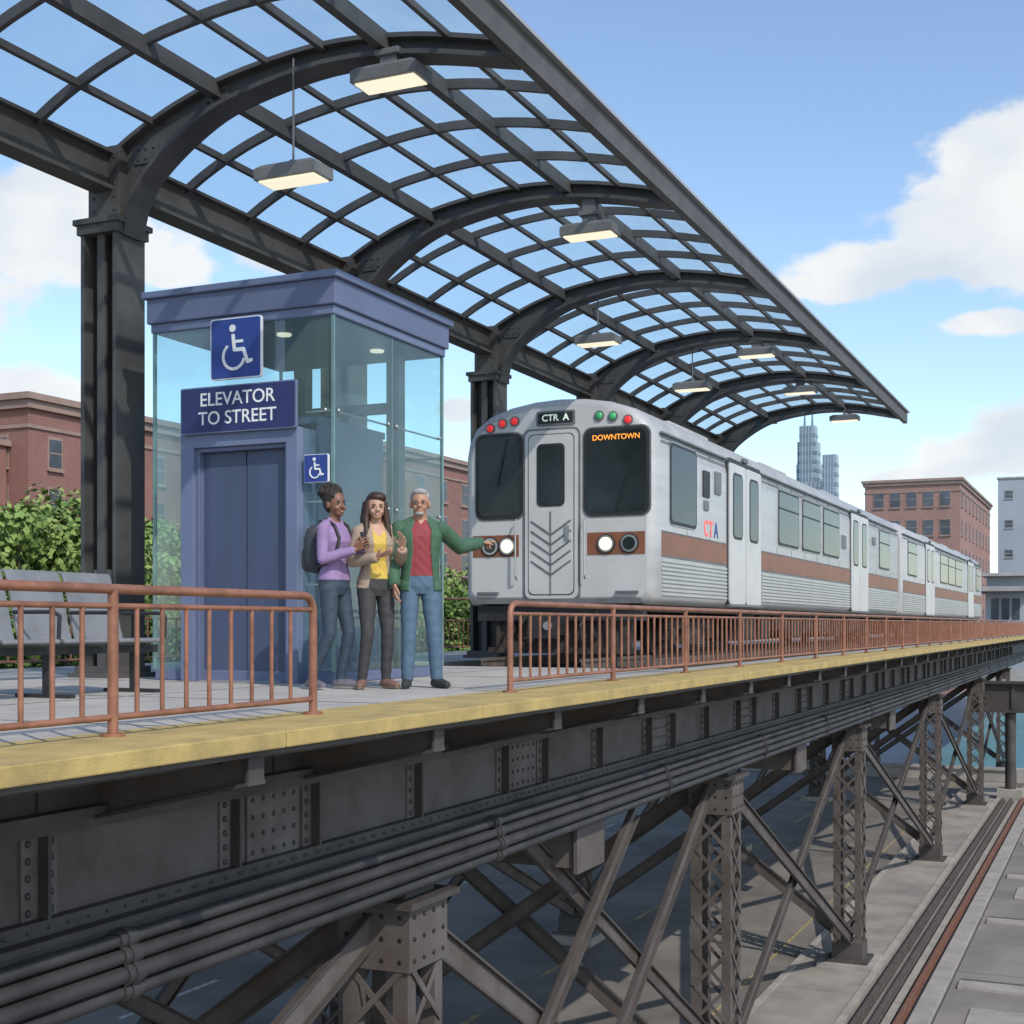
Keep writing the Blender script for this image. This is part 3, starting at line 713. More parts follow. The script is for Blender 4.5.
# ------------------------------------------------------------ buildings
def building(name,x0,x1,y0,y1,zt,bm,floors,fz,nfx,nfy,ww=1.1,wh=1.7,cornice=True,zb=GZ,margin=1.5):
    e=empty(name);b=MB()
    b.box(x0,x1,y0,y1,zb,zt,bm)
    b.obj("walls",e)
    b=MB()
    if cornice:
        b.box(x0-0.2,x1+0.2,y0-0.2,y1+0.2,zt-0.5,zt-0.15,STONE);b.box(x0-0.35,x1+0.35,y0-0.35,y1+0.35,zt-0.15,zt+0.12,STONE)
        b.box(x0-0.08,x1+0.08,y0-0.08,y1+0.08,zt-1.3,zt-1.15,STONE)
    else: b.box(x0-0.15,x1+0.15,y0-0.15,y1+0.15,zt-0.05,zt+0.2,STONE if bm!=GREYB else CSTONE)
    b.obj("cornice",e)
    b=MB();TR=STONE if bm!=GREYB else CSTONE
    def win(org,rt,u,z):
        b.rrect(org,rt,UPV,u-ww/2-0.08,u+ww/2+0.08,z-0.08,z+wh+0.12,0.02,0.05,TR,-0.05,seg=1)
        b.rrect(org,rt,UPV,u-ww/2,u+ww/2,z,z+wh,0.02,0.07,BWIN,-0.05,seg=1)
        b.rrect(org,rt,UPV,u-ww/2,u+ww/2,z+wh/2-0.03,z+wh/2+0.03,0.01,0.09,TR,-0.05,seg=1)
        b.rrect(org,rt,UPV,u-ww/2-0.12,u+ww/2+0.12,z-0.2,z-0.085,0.02,0.14,TR,-0.05,seg=1)
    for f in range(floors):
        z=zt-2.2-f*fz-0.6
        if z<zb: break
        for i in range(nfx): win((x0,y0,0),SR,margin+(x1-x0-2*margin)*(i/(max(1,nfx-1))),z)
        for i in range(nfy): win((x0,y1,0),FR,margin+(y1-y0-2*margin)*(i/(max(1,nfy-1))),z)
    b.obj("windows",e);return e
building("brick_building",42.5,54.5,41,55,10.0,BRICK,6,2.1,5,5,ww=0.7,wh=1.15)
building("brick_building",20,42.3,42,56,8.0,BRICK,0,3.2,0,0,cornice=False)
building("brick_building",72,110,41,55,11.6,BRICK,6,2.4,12,4,ww=0.9,wh=1.3)
building("brick_building",150,186,15.5,25.4,16.1,BRICK2,6,3.1,9,5,ww=1.0,wh=1.6)
building("brick_building",150,175,25.7,40,11.0,BRICK2,4,3.4,5,4,ww=1.2,wh=1.7)
building("office_building",205,230,-7,16,21.5,GREYB,6,4.2,6,8,ww=1.0,wh=1.0,cornice=False)
def skys():
    e=empty("skyscraper");b=MB()
    def P(px,d):
        t=(px-512)/1350;u=t*d;return 0.912*d+0.411*u,0.411*d-0.912*u
    def tow(px0,px1,d,zt):
        xc,yc=P((px0+px1)/2,d);w=(px1-px0)/1350*d/1.25
        b.box(xc-w/2,xc+w/2,yc-w/2,yc+w/2,GZ,zt,TOWER)
        z=10
        while z<zt-2:
            b.box(xc-w/2-0.15,xc+w/2,yc-w/2-0.15,yc+w/2,z,z+1.5,TOWERD);z+=4
        for k in range(1,5):
            yy=yc-w/2+w*k/5;b.box(xc-w/2-0.3,xc-w/2,yy-0.3,yy+0.3,GZ,zt,TOWER)
        return xc,yc,w
    tow(796,824,620,74);tow(797,821,618,84);xc,yc,w=tow(799,818,616,91)
    for s in(-0.25,0.25): b.cyl((xc,yc+s*w,91),(xc,yc+s*w,100),0.6,TOWERD,r1=0.2)
    tow(822,839,560,71)
    tow(806,832,580,62)
    b.obj("tower",e)
skys()
b=MB()
b.box(88,110,5.3,7.6,0.0,2.6,GREYB);b.box(86.5,112,4.7,8.2,2.6,2.9,CSTONE);b.box(90,108,5.2,7.7,2.9,3.6,GREYB);b.box(89,109,4.9,8.0,3.6,3.8,CSTONE)
for y in(5.6,6.2,6.8): b.box(87.95,88,y,y+0.45,0.9,2.2,BWIN)
b.obj("station_house",bevel=0.02)

# ------------------------------------------------------------ trees
def tree(X,Y,zt,rad,seed,leafs=6500,zg=GZ):
    rnd=random.Random(seed);e=empty("broadleaf_tree");b=MB()
    H=zt-zg;zc=zt-rad*0.82
    b.cyl((X,Y,zg),(X+0.1,Y,zg+H*0.35),0.28,BARK,r1=0.2,seg=10);b.cyl((X+0.1,Y,zg+H*0.35),(X-0.1,Y+0.1,zc),0.2,BARK,r1=0.1,seg=10)
    clumps=[]
    for i in range(46):
        while True:
            v=Vector((rnd.uniform(-1,1),rnd.uniform(-1,1),rnd.uniform(-1,1)))
            if 0.25<v.length<1: break
        c=Vector((X+v.x*rad,Y+v.y*rad,zc+v.z*rad*0.8))
        clumps.append((c,rnd.uniform(0.26,0.46)*rad*0.75,v))
        if i<16:
            s=Vector((X,Y,zg+H*rnd.uniform(0.3,0.55)));mid=(s+c)/2+Vector((0,0,-0.3));b.cyl(s,mid,0.08,BARK,r1=0.05,seg=6);b.cyl(mid,c,0.05,BARK,r1=0.015,seg=6)
    b.obj("trunk",e)
    b=MB();per=leafs//len(clumps)
    for (c,cr_,v) in clumps:
        base=2 if (v.z>0.1 and rnd.random()<0.65) else (1 if v.z<-0.3 or rnd.random()<0.25 else 0)  # light and shade put into leaf colour: high clumps paler, low ones darker
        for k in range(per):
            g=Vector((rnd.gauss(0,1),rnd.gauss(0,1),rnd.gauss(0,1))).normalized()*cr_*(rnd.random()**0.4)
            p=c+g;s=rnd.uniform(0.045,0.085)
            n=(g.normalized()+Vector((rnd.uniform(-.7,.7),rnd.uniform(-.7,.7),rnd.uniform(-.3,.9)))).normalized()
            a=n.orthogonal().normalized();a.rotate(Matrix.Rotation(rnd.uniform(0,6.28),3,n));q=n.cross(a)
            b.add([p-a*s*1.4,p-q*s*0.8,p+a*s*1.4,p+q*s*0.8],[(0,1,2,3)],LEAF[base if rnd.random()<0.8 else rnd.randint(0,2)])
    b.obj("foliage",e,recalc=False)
for i,(px,d,ty,rad) in enumerate(((14,26,484,2.4),(-35,27,515,2.2),(80,29,532,1.9),(128,33,522,2.2),(172,34,530,2.2),(250,36,545,2.4),(345,40,563,2.2),(395,42,566,2.2),(452,42,566,2.2),(485,44,562,2.4))):
    t=(px-512)/1350;u=t*d;X=0.912*d+0.411*u;Y=0.411*d-0.912*u;zt=0.56+(625-ty)/1350*d
    tree(X,Y,zt,rad,100+i,10500 if i<5 else 6000)
b=MB()
rnd=random.Random(5)
for k in range(20000):
    x=rnd.uniform(14,66);y=rnd.uniform(25,28);h=1.6+math.sin(x*0.9)*0.5+math.sin(x*2.3)*0.3
    z=GZ+rnd.random()**0.5*(5.9+0.7*h*0.5);p=Vector((x,y,z));n=Vector((rnd.uniform(-1,1),-1,rnd.uniform(-.5,1))).normalized()
    a=n.orthogonal().normalized();q=n.cross(a);s=rnd.uniform(0.10,0.2);b.add([p-a*s,p-q*s,p+a*s,p+q*s],[(0,1,2,3)],LEAF[rnd.randint(0,1)])
b.obj("distant_trees",recalc=False)

# ------------------------------------------------------------ people
def smat(n,c,rough=0.75,var=0.08,sc=12,bump=0.15): return mat(n,c,rough,0,var,sc,bump,90)
HS=1.075
class Person:
    def __init__(s,name,loc,yaw,mats,scale=1.0):
        s.name=name;s.loc=loc;s.yaw=yaw;s.m=mats;s.E=[];s.scale=scale;s.extra=MB();s.H=Matrix.Identity(3);s.hc=Vector((0,0,1.5))
    def cap(s,a,c,ra,rb,lab): s.E.append(('c',Vector(a),Vector(c),ra,rb,lab))
    def ell(s,c,r,lab,rot=None): s.E.append(('e',Vector(c),tuple(q*HS for q in r),rot or Matrix.Identity(3),lab))
    def torso(s,rings,lab):
        s.E.append(('t',rings,lab))
        for q in(-1,1): s.cap((q*0.02,0.022,1.485),(q*0.135,0.012,1.425),0.040,0.048,lab)
    def hp(s,p): return s.H@(Vector(p)-s.hc)*HS+s.hc+Vector((0,-0.008,-0.040))
    def hand(s,w,d,n,side,curl,lab='skin',k=1.0):
        d=Vector(d).normalized();n=Vector(n);n=(n-d*n.dot(d)).normalized();t=d.cross(n)*side
        w=Vector(w)
        L=[0.070,0.080,0.074,0.058]
        for i in range(4):
            o=t*(0.033-0.022*i)
            kn=w+d*(0.085-0.004*abs(i-1))+o
            s.cap(w+d*0.005+o*0.55,kn,0.0135*k,0.0115*k,lab)
            dd=(d+t*(0.10-0.07*i)).normalized();p=kn
            for j,f in enumerate((0.45,0.32,0.23)):
                a=R(curl[i]*(1.0 if j else 0.75));nn=(n-dd*n.dot(dd)).normalized() if abs(n.dot(dd))<0.999 else -d
                dn=(dd*math.cos(a)+nn*math.sin(a)).normalized();dd=dn;q=p+dd*L[i]*f
                s.cap(p,q,(0.0090-0.0006*j)*k,(0.0084-0.0006*j)*k,lab);p=q
        b0=w+d*0.022+t*0.022;b1=b0+(d*0.6+t*0.8+n*0.3).normalized()*0.036;b2=b1+(d*0.85+t*0.4+n*0.3).normalized()*0.03;b3=b2+(d*0.95+n*0.3).normalized()*0.022
        s.cap(b0,b1,0.014*k,0.0115*k,lab);s.cap(b1,b2,0.011*k,0.0095*k,lab);s.cap(b2,b3,0.0095*k,0.008*k,lab)
    def arm(s,sh,elb,wr,lab,rs=(0.058,0.047,0.034)):
        s.cap(sh,elb,rs[0],rs[1],lab);s.cap(elb,Vector(elb)*0.65+Vector(wr)*0.35,rs[1],rs[1]*0.95,lab);s.cap(Vector(elb)*0.65+Vector(wr)*0.35,wr,rs[1]*0.95,rs[2],lab)
        d=(Vector(wr)-Vector(elb)).normalized();s.cap(wr,Vector(wr)+d*0.03,0.024,0.023,'skin')
    def leg(s,hip,knee,ank,lab,r=(0.092,0.060,0.045),fd=(0,-1)):
        hip=Vector(hip);knee=Vector(knee);ank=Vector(ank)
        s.cap(hip,knee,r[0],r[1],lab);c=knee*0.68+ank*0.32;s.cap(knee,c,r[1],r[1]*0.98,lab);s.cap(c,ank,r[1]*0.98,r[2],lab)
        f=Vector((fd[0],fd[1],0)).normalized()
        heel=Vector((ank.x,ank.y,0.042))-f*0.035;toe=heel+f*0.205+Vector((0,0,-0.010))
        s.cap(heel,heel+f*0.12+Vector((0,0,-0.002)),0.038,0.043,'shoe');s.cap(heel+f*0.12,toe,0.043,0.032,'shoe');s.cap(ank,(ank.x,ank.y,0.06),0.040,0.038,'shoe')
    def head(s,yaw=0,tilt=0,fem=True):
        s.hc=Vector((0,0.01,1.52));s.H=Matrix.Rotation(R(yaw),3,'Z')@Matrix.Rotation(R(tilt),3,'X')
        k=0.96 if fem else 1.0
        def E(c,r,l='skin'): s.ell(s.hp(c),r,l,s.H)
        s.cap((0,0.015,1.46),s.hp((0,0.0,1.60)),0.052 if fem else 0.062,0.05 if fem else 0.058,'skin')
        E((0,0.012,1.682),(0.074*k,0.094,0.096));E((0,-0.028,1.632),(0.058*k,0.062,0.075));E((0,-0.052,1.588),(0.036*k,0.034,0.03));
        s.cap(s.hp((0,-0.080,1.672)),s.hp((0,-0.106,1.634)),0.008,0.012,'skin')
        for q in(-1,1): E((q*0.076*k,0.008,1.652),(0.012,0.022,0.032));E((q*0.034,-0.060,1.625),(0.022,0.022,0.02));E((q*0.012,-0.094,1.634),(0.008,0.010,0.008))
        E((0,-0.078,1.600),(0.024,0.010,0.011),'skin')
        x=s.extra
        def X(c,r,m,rot=None): x.sph(s.hp(c),tuple(q*HS for q in r),m,14,7,rot or s.H)
        for q in(-1,1):
            X((q*0.030,-0.0735,1.660),(0.0135,0.0100,0.0052),EYEW)
            X((q*0.030,-0.0825,1.660),(0.0068,0.003,0.0058),s.m['iris'])
            X((q*0.030,-0.079,1.6660),(0.0170,0.0095,0.0026),s.m['brow'])
            X((q*0.031,-0.083,1.682),(0.019,0.007,0.0032),s.m['brow'],s.H@Matrix.Rotation(R(q*2),3,'Y'))
        up=[s.hp((a,-0.0895+abs(a)**2*12,1.6045+ (a/0.022)**2*0.0045)) for a in np.linspace(-0.024,0.024,9)]
        lo=[s.hp((a,-0.0895+abs(a)**2*12,1.5945+ (a/0.022)**2*0.0135)) for a in np.linspace(-0.023,0.023,9)]
        x.tube(up,0.0026,s.m['lip'],6);x.tube(lo,0.0032,s.m['lip'],6)
        X((0,-0.0860,1.6005),(0.0165,0.0050,0.0040),EYEW)
    def build(s,classify,puff=()):
        src=MB()
        for e in s.E:
            if e[0]=='c':
                src.cyl(e[1],e[2],e[3],SKIN0,r1=e[4],seg=20)
                src.sph(e[1],(e[3],)*3,SKIN0,20,12);src.sph(e[2],(e[4],)*3,SKIN0,20,12)
            elif e[0]=='e': src.sph(e[1],e[2],SKIN0,24,16,e[3])
            else:
                n=28;vs=[];rg=e[1]
                for (z,a,c,cy,cx) in rg:
                    for i in range(n):
                        t=2*math.pi*i/n;ct,st=math.cos(t),math.sin(t)
                        vs.append((cx+a*math.copysign(abs(ct)**0.85,ct),cy+c*math.copysign(abs(st)**0.85,st),z))
                fs=[(j*n+i,j*n+(i+1)%n,j*n+n+(i+1)%n,j*n+n+i) for j in range(len(rg)-1) for i in range(n)]
                fs+=[tuple(reversed(range(n))),tuple(range((len(rg)-1)*n,len(rg)*n))]
                src.add(vs,fs,SKIN0)
        tmp=src.obj("tmp");md=tmp.modifiers.new("r",'REMESH');md.mode='VOXEL';md.voxel_size=0.0045
        sm=tmp.modifiers.new("s",'SMOOTH');sm.iterations=2;sm.factor=0.5
        bpy.context.view_layer.update();dg=bpy.context.evaluated_depsgraph_get()
        me=bpy.data.meshes.new_from_object(tmp.evaluated_get(dg));bpy.data.objects.remove(tmp)
        nv=len(me.vertices);co=np.empty(nv*3,np.float32);me.vertices.foreach_get("co",co);co=co.reshape(-1,3).astype(np.float64)
        nf=len(me.polygons);pc=np.empty(nf*3,np.float32);me.polygons.foreach_get("center",pc);pc=pc.reshape(-1,3).astype(np.float64)
        nr=np.empty(nv*3,np.float32);me.vertices.foreach_get("normal",nr);nr=nr.reshape(-1,3)
        ne=len(me.edges);ed=np.empty(ne*2,np.int32);me.edges.foreach_get("vertices",ed);ed=ed.reshape(-1,2)
        labs=[]
        def dist(P):
            best=np.full(len(P),9.0);lab=np.zeros(len(P),int)
            for e in s.E:
                l=e[-1]
                if l not in labs: labs.append(l)
                li=labs.index(l)
                if e[0]=='c':
                    a=np.array(e[1]);c=np.array(e[2]);ab=c-a;t=np.clip(((P-a)@ab)/max(1e-9,ab@ab),0,1)
                    d=np.linalg.norm(P-a-t[:,None]*ab,axis=1)-(e[3]+(e[4]-e[3])*t)
                elif e[0]=='e':
                    Rm=np.array(e[3]);q=(P-np.array(e[1]))@Rm;r=np.array(e[2]);k=np.linalg.norm(q/r,axis=1);d=(k-1)*np.linalg.norm(q,axis=1)/np.maximum(k,1e-6)
                else:
                    rg=np.array(e[1]);z=P[:,2];a=np.interp(z,rg[:,0],rg[:,1]);c=np.interp(z,rg[:,0],rg[:,2]);cy=np.interp(z,rg[:,0],rg[:,3]);cx=np.interp(z,rg[:,0],rg[:,4])
                    k=np.sqrt(((P[:,0]-cx)/a)**2+((P[:,1]-cy)/c)**2);d=(k-1)*np.minimum(a,c);d=np.where(z<rg[0,0],d+(rg[0,0]-z),d);d=np.where(z>rg[-1,0],d+(z-rg[-1,0]),d)
                u=d<best;best[u]=d[u];lab[u]=li
            out=np.array(labs,dtype=object)[lab];return classify(P,out)
        vl=dist(co);fl=dist(pc);keys=list(s.m.keys())
        cl=np.isin(vl.astype(str),['top','pants','inner'])
        fold=(np.sin(co[:,2]*47+np.sin(co[:,0]*23)*2.2+co[:,1]*17)*np.sin(co[:,2]*19+co[:,0]*31+co[:,1]*13))*0.0026
        amt=np.zeros(nv)
        for l,am in puff: amt[vl==l]=am
        deg=np.bincount(ed.ravel(),minlength=nv)+1
        for _ in range(2):
            acc_=amt.copy();np.add.at(acc_,ed[:,0],amt[ed[:,1]]);np.add.at(acc_,ed[:,1],amt[ed[:,0]]);amt=acc_/deg
        co+=nr*(fold*cl+amt)[:,None]
        me.vertices.foreach_set("co",co.astype(np.float32).ravel())
        me.materials.clear()
        for k in keys: me.materials.append(s.m[k])
        me.polygons.foreach_set("material_index",[keys.index(l) for l in fl]);me.polygons.foreach_set("use_smooth",[True]*nf);me.update()
        root=empty(s.name);root.location=s.loc;root.rotation_euler=(0,0,R(s.yaw));root.scale=(s.scale,)*3
        o=bpy.data.objects.new("body",me);scene.collection.objects.link(o);o.parent=root
        s.extra.obj("face_and_details",root);return root
SKIN0=mat("skin_tmp",(0.5,0.3,0.2))
IRIS=mat("iris",(0.03,0.018,0.012),0.2)
EYEW=mat("eye_white",(0.6,0.57,0.54),0.4,0,0.02)
SOLE=smat("shoe_sole",(0.55,0.55,0.53))
def trings(f):
    if f: R_=[(0.83,0.12,0.085,0.005),(0.90,0.160,0.112,0.008),(0.98,0.158,0.112,0.008),(1.07,0.128,0.092,0.0),(1.15,0.124,0.090,0.0),(1.24,0.142,0.108,-0.008),(1.30,0.150,0.118,-0.012),(1.37,0.152,0.100,0.0),(1.42,0.145,0.080,0.008),(1.455,0.10,0.062,0.012),(1.49,0.055,0.05,0.015)]
    else: R_=[(0.83,0.13,0.09,0.0),(0.90,0.160,0.112,0.0),(0.98,0.160,0.115,0.0),(1.07,0.152,0.113,-0.004),(1.15,0.156,0.115,-0.004),(1.25,0.172,0.120,-0.002),(1.34,0.185,0.118,0.0),(1.41,0.180,0.098,0.006),(1.455,0.13,0.075,0.01),(1.49,0.065,0.06,0.012)]
    return [(z,a,c,cy,0.0) for z,a,c,cy in R_]
def W(px,d):
    t=(px-512)/1350;u=t*d;return (0.912*d+0.411*u,0.411*d-0.912*u,0.002)
rv=Vector((.411,-.912,0));fv=Vector((.912,.411,0))
p=Person("woman_with_backpack",W(335,11.75),-6,{'skin':smat("skin_dark",(0.20,0.095,0.055),0.5,0.05,5,0.05),'hair':smat("hair_black",(0.022,0.014,0.011),0.7,0.3,30,0.8),'top':smat("sweater_lavender",(0.27,0.18,0.34)),'pants':smat("jeans_dark",(0.036,0.055,0.082)),'shoe':smat("sneaker_grey",(0.13,0.12,0.14)),'sole':SOLE,'iris':IRIS,'brow':IRIS,'lip':smat("lip_a",(0.25,0.05,0.05),0.4)},0.985)
p.torso(trings(True),'top')
p.head(yaw=-16,tilt=0)
def Hd(c,r,l='hair'): p.ell(p.hp(c),r,l,p.H)
Hd((0,0.028,1.70),(0.082,0.094,0.095));Hd((0,0.04,1.67),(0.078,0.08,0.085))
rnd=random.Random(3)
bc=Vector((0,0.080,1.770))
Hd(bc,(0.092,0.082,0.060))
for i in range(60):
    v=Vector((rnd.gauss(0,1),rnd.gauss(0,1),rnd.gauss(0,1))).normalized();Hd(bc+Vector((v.x*0.092,v.y*0.082,v.z*0.058)),(0.020,)*3)
for i in range(40):
    v=Vector((rnd.gauss(0,1),rnd.gauss(0,1)+0.5,abs(rnd.gauss(0,1)))).normalized();q=Vector((v.x*0.078,0.028+v.y*0.09,1.70+v.z*0.088))
    if q.y>-0.045: Hd(q,(0.015,)*3)
p.arm((0.155,0.01,1.405),(0.20,-0.02,1.14),(0.075,-0.235,1.235),'top',(0.050,0.042,0.032))
p.arm((-0.155,0.01,1.405),(-0.215,-0.03,1.14),(-0.075,-0.245,1.215),'top',(0.050,0.042,0.032))
p.hand((0.062,-0.257,1.247),(-0.35,-0.6,0.55),(-0.8,-0.1,0.0),-1,[30,33,36,42],k=0.9)
p.hand((-0.062,-0.267,1.232),(0.25,-0.75,0.40),(0.7,-0.1,0.4),1,[22,25,28,32],k=0.9)
p.leg((0.085,0,0.88),(0.11,-0.07,0.49),(0.115,0.03,0.095),'pants',(0.088,0.056,0.042),(0.25,-1))
p.leg((-0.085,0,0.88),(-0.10,-0.02,0.49),(-0.12,0.17,0.095),'pants',(0.088,0.056,0.042),(-0.3,-1))
p.extra.rrect((-0.005,-0.33,1.29),(1,0,0),(0,0.35,0.94),-0.036,0.036,-0.05,0.09,0.01,0.01,TDARK)
for q in(-1,1):
    pts=[(q*0.10,0.10,1.30),(q*0.105,0.08,1.44),(q*0.10,0.02,1.495),(q*0.098,-0.07,1.44),(q*0.10,-0.125,1.33),(q*0.125,-0.115,1.2),(q*0.142,0.0,1.10),(q*0.13,0.1,1.08)]
    p.extra.tube(pts,0.014,TDARK,6)
def cls1(P,l):
    l=l.copy();z=P[:,2]
    l[(l=='top')&(z<0.96)]='pants';l[(l=='pants')&(z>0.96)]='top'
    l[(l=='top')&(z>1.47)&(np.abs(P[:,0])<0.055)]='skin'
    l[(l=='shoe')&(z<0.022)]='sole';l[(l=='skin')&(z<0.2)]='shoe';l[(l=='pants')&(z<0.085)]='shoe'
    return l
r1=p.build(cls1,(('top',0.007),('shoe',0.003)))
BP=smat("backpack_fabric",(0.045,0.05,0.06),0.8)
b=MB()
def rbox(b,c,h,m,n=3.5):
    vs=[];fs=[];nu,nv=28,18
    for j in range(nv+1):
        ph=-math.pi/2+math.pi*j/nv
        for i in range(nu):
            th=2*math.pi*i/nu
            f=lambda w:math.copysign(abs(w)**(2/n),w)
            vs.append((c[0]+h[0]*f(math.cos(ph))*f(math.cos(th)),c[1]+h[1]*f(math.cos(ph))*f(math.sin(th)),c[2]+h[2]*f(math.sin(ph))))
    for j in range(nv):
        for i in range(nu): fs.append((j*nu+i,j*nu+(i+1)%nu,(j+1)*nu+(i+1)%nu,(j+1)*nu+i))
    b.add(vs,fs,m,True)
rbox(b,(0,0.185,1.24),(0.135,0.085,0.215),BP);rbox(b,(0,0.27,1.15),(0.11,0.04,0.11),BP);b.tube([(-0.03,0.15,1.45),(-0.03,0.15,1.49),(0.03,0.15,1.49),(0.03,0.15,1.45)],0.008,TDARK,6)
b.tube([(-0.12,0.22,1.33),(-0.1,0.265,1.36),(0.1,0.265,1.36),(0.12,0.22,1.33)],0.004,CHROME,5)
bo=b.obj("backpack",recalc=False);bo.location=r1.location;bo.rotation_euler=r1.rotation_euler;bo.scale=r1.scale
p=Person("woman_in_blazer",W(376,11.85),-42,{'skin':smat("skin_light",(0.48,0.28,0.195),0.5,0.05,5,0.05),'hair':smat("hair_brown",(0.045,0.020,0.012),0.5,0.3,25,0.5),'top':smat("blazer_beige",(0.34,0.255,0.19)),'inner':smat("blouse_yellow",(0.58,0.40,0.07)),'pants':smat("trousers_charcoal",(0.042,0.040,0.042)),'shoe':smat("flats_brown",(0.18,0.10,0.075)),'sole':smat("sole_tan",(0.35,0.25,0.2)),'iris':IRIS,'brow':smat("brow_brown",(0.05,0.025,0.015)),'lip':smat("lip_b",(0.45,0.09,0.08),0.4)},0.972)
p.torso(trings(True),'top')
p.head(yaw=-10,tilt=0)
Hd((0,0.030,1.705),(0.085,0.092,0.092));Hd((0,0.05,1.64),(0.082,0.07,0.11));Hd((0.012,-0.012,1.745),(0.070,0.072,0.045))
for q in(-1,1):
    for k in range(3):
        a=p.hp((q*(0.068+0.008*k),-0.022+0.04*k,1.70));c=p.hp((q*(0.086+0.006*k),-0.012+0.04*k,1.57));d=Vector((q*(0.108-0.01*k),-0.06+0.07*k,1.34+0.02*k))
        p.cap(a,c,0.022,0.028,'hair');p.cap(c,d,0.028,0.016,'hair')
p.cap(p.hp((0,0.07,1.6)),(0,0.085,1.38),0.07,0.05,'hair')
p.arm((0.155,0.01,1.405),(0.225,-0.02,1.145),(0.17,-0.22,1.24),'top',(0.053,0.045,0.036))
p.arm((-0.155,0.01,1.405),(-0.225,-0.03,1.145),(-0.09,-0.23,1.17),'top',(0.053,0.045,0.036))
p.hand((0.165,-0.245,1.262),(-0.1,-0.35,0.9),(-0.7,-0.5,0.0),-1,[14,16,20,26],k=0.9)
p.hand((-0.068,-0.255,1.18),(0.55,-0.6,0.25),(0.1,0.3,0.9),1,[12,15,18,22],k=0.9)
p.leg((0.085,0,0.88),(0.10,-0.03,0.49),(0.10,0.02,0.095),'pants',(0.090,0.058,0.044),(0.3,-1))
p.leg((-0.085,0,0.88),(-0.10,-0.06,0.49),(-0.13,0.0,0.095),'pants',(0.090,0.058,0.044),(-0.5,-1))
def mkcls(hem,w0,w1,vz,nl):
    def f(P,l):
        l=l.copy();z=P[:,2]
        l[(l=='top')&(z<hem)]='pants';l[(l=='pants')&(z>hem)]='top'
        w=np.interp(z,[hem,1.2,1.40,1.47],[w1,w0,w0*1.1,0.05])
        fr=(l=='top')&(P[:,1]<-0.03)&(P[:,1]>-0.145)&(np.abs(P[:,0])<w)&(z<1.5)
        l[fr]='inner';l[fr&(z<0.99)]='pants'
        l[((l=='inner')|(l=='top'))&(z>vz+1.2*np.abs(P[:,0]))&(np.abs(P[:,0])<0.06)&(P[:,1]<0)]='skin'
        l[(l=='top')&(z>1.475)&(np.abs(P[:,0])<0.06)&(P[:,1]<-0.02)]='skin'
        l[(l=='shoe')&(z<0.022)]='sole';l[(l=='pants')&(z<nl)]='shoe'
        return l
    return f
p.build(mkcls(0.90,0.055,0.10,1.36,0.085),(('top',0.013),('hair',0.004)))
p=Person("man_pointing",W(420,11.95),-54,{'skin':smat("skin_tan",(0.42,0.22,0.14),0.5,0.05,5,0.05),'hair':smat("hair_grey",(0.32,0.31,0.30),0.7,0.25,40,0.5),'top':smat("jacket_green",(0.048,0.115,0.066)),'inner':smat("shirt_red",(0.25,0.035,0.042)),'pants':smat("jeans_blue",(0.078,0.135,0.20)),'shoe':smat("shoe_dark",(0.03,0.03,0.032)),'sole':smat("sole_dark",(0.05,0.05,0.05)),'iris':IRIS,'brow':smat("brow_grey",(0.2,0.19,0.18)),'lip':smat("lip_c",(0.35,0.13,0.1),0.4)},1.0)
p.torso(trings(False),'top')
p.head(yaw=-10,tilt=0,fem=False)
Hd((0,0.030,1.712),(0.080,0.090,0.080));Hd((0,0.045,1.675),(0.078,0.072,0.075));Hd((0,-0.028,1.752),(0.058,0.048,0.030))
Hd((0,-0.060,1.574),(0.036,0.034,0.018))
for q in(-1,1):
    c=p.hp((q*0.032,-0.100,1.658));ring=[c+p.H@Vector((0.0215*math.cos(a),0,0.0165*math.sin(a))) for a in np.linspace(0,2*math.pi,15)]
    p.extra.tube(ring,0.0016,TDARK,5);p.extra.tube([p.hp((q*0.053,-0.099,1.662)),p.hp((q*0.080,0.0,1.662))],0.0016,TDARK,5)
p.extra.tube([p.hp((-0.01,-0.101,1.66)),p.hp((0.01,-0.101,1.66))],0.0016,TDARK,5)
Ri=Matrix.Rotation(R(54),3,'Z')
dv=(Ri@(rv*0.70+fv*0.71)).normalized()
sh=Vector((0.185,0.0,1.405));eb=sh+(dv+Vector((0,0,-0.62))).normalized()*0.275;wr=eb+(dv+Vector((0,0,0.20))).normalized()*0.235
p.arm(sh,eb,wr,'top',(0.060,0.052,0.042))
hd=(dv+Vector((0,0,0.12))).normalized();nn=Vector((0,0,-1));t=hd.cross(nn)
p.hand(wr+hd*0.03,hd,nn,1 if (Ri@(-fv)).dot(t)>0 else -1,[3,66,72,76])
p.arm((-0.185,0.0,1.405),(-0.25,0.03,1.14),(-0.24,-0.10,0.93),'top',(0.060,0.052,0.042))
p.hand((-0.24,-0.118,0.902),(0.0,-0.2,-1),(1,0.1,0),1,[22,26,30,34])
p.leg((0.09,0,0.90),(0.12,-0.03,0.50),(0.15,0.01,0.10),'pants',(0.096,0.066,0.056),(0.45,-1))
p.leg((-0.09,0,0.90),(-0.10,-0.02,0.50),(-0.11,0.02,0.10),'pants',(0.096,0.066,0.056),(-0.25,-1))
p.build(mkcls(0.86,0.075,0.11,1.445,0.075),(('top',0.015),('hair',0.002)))

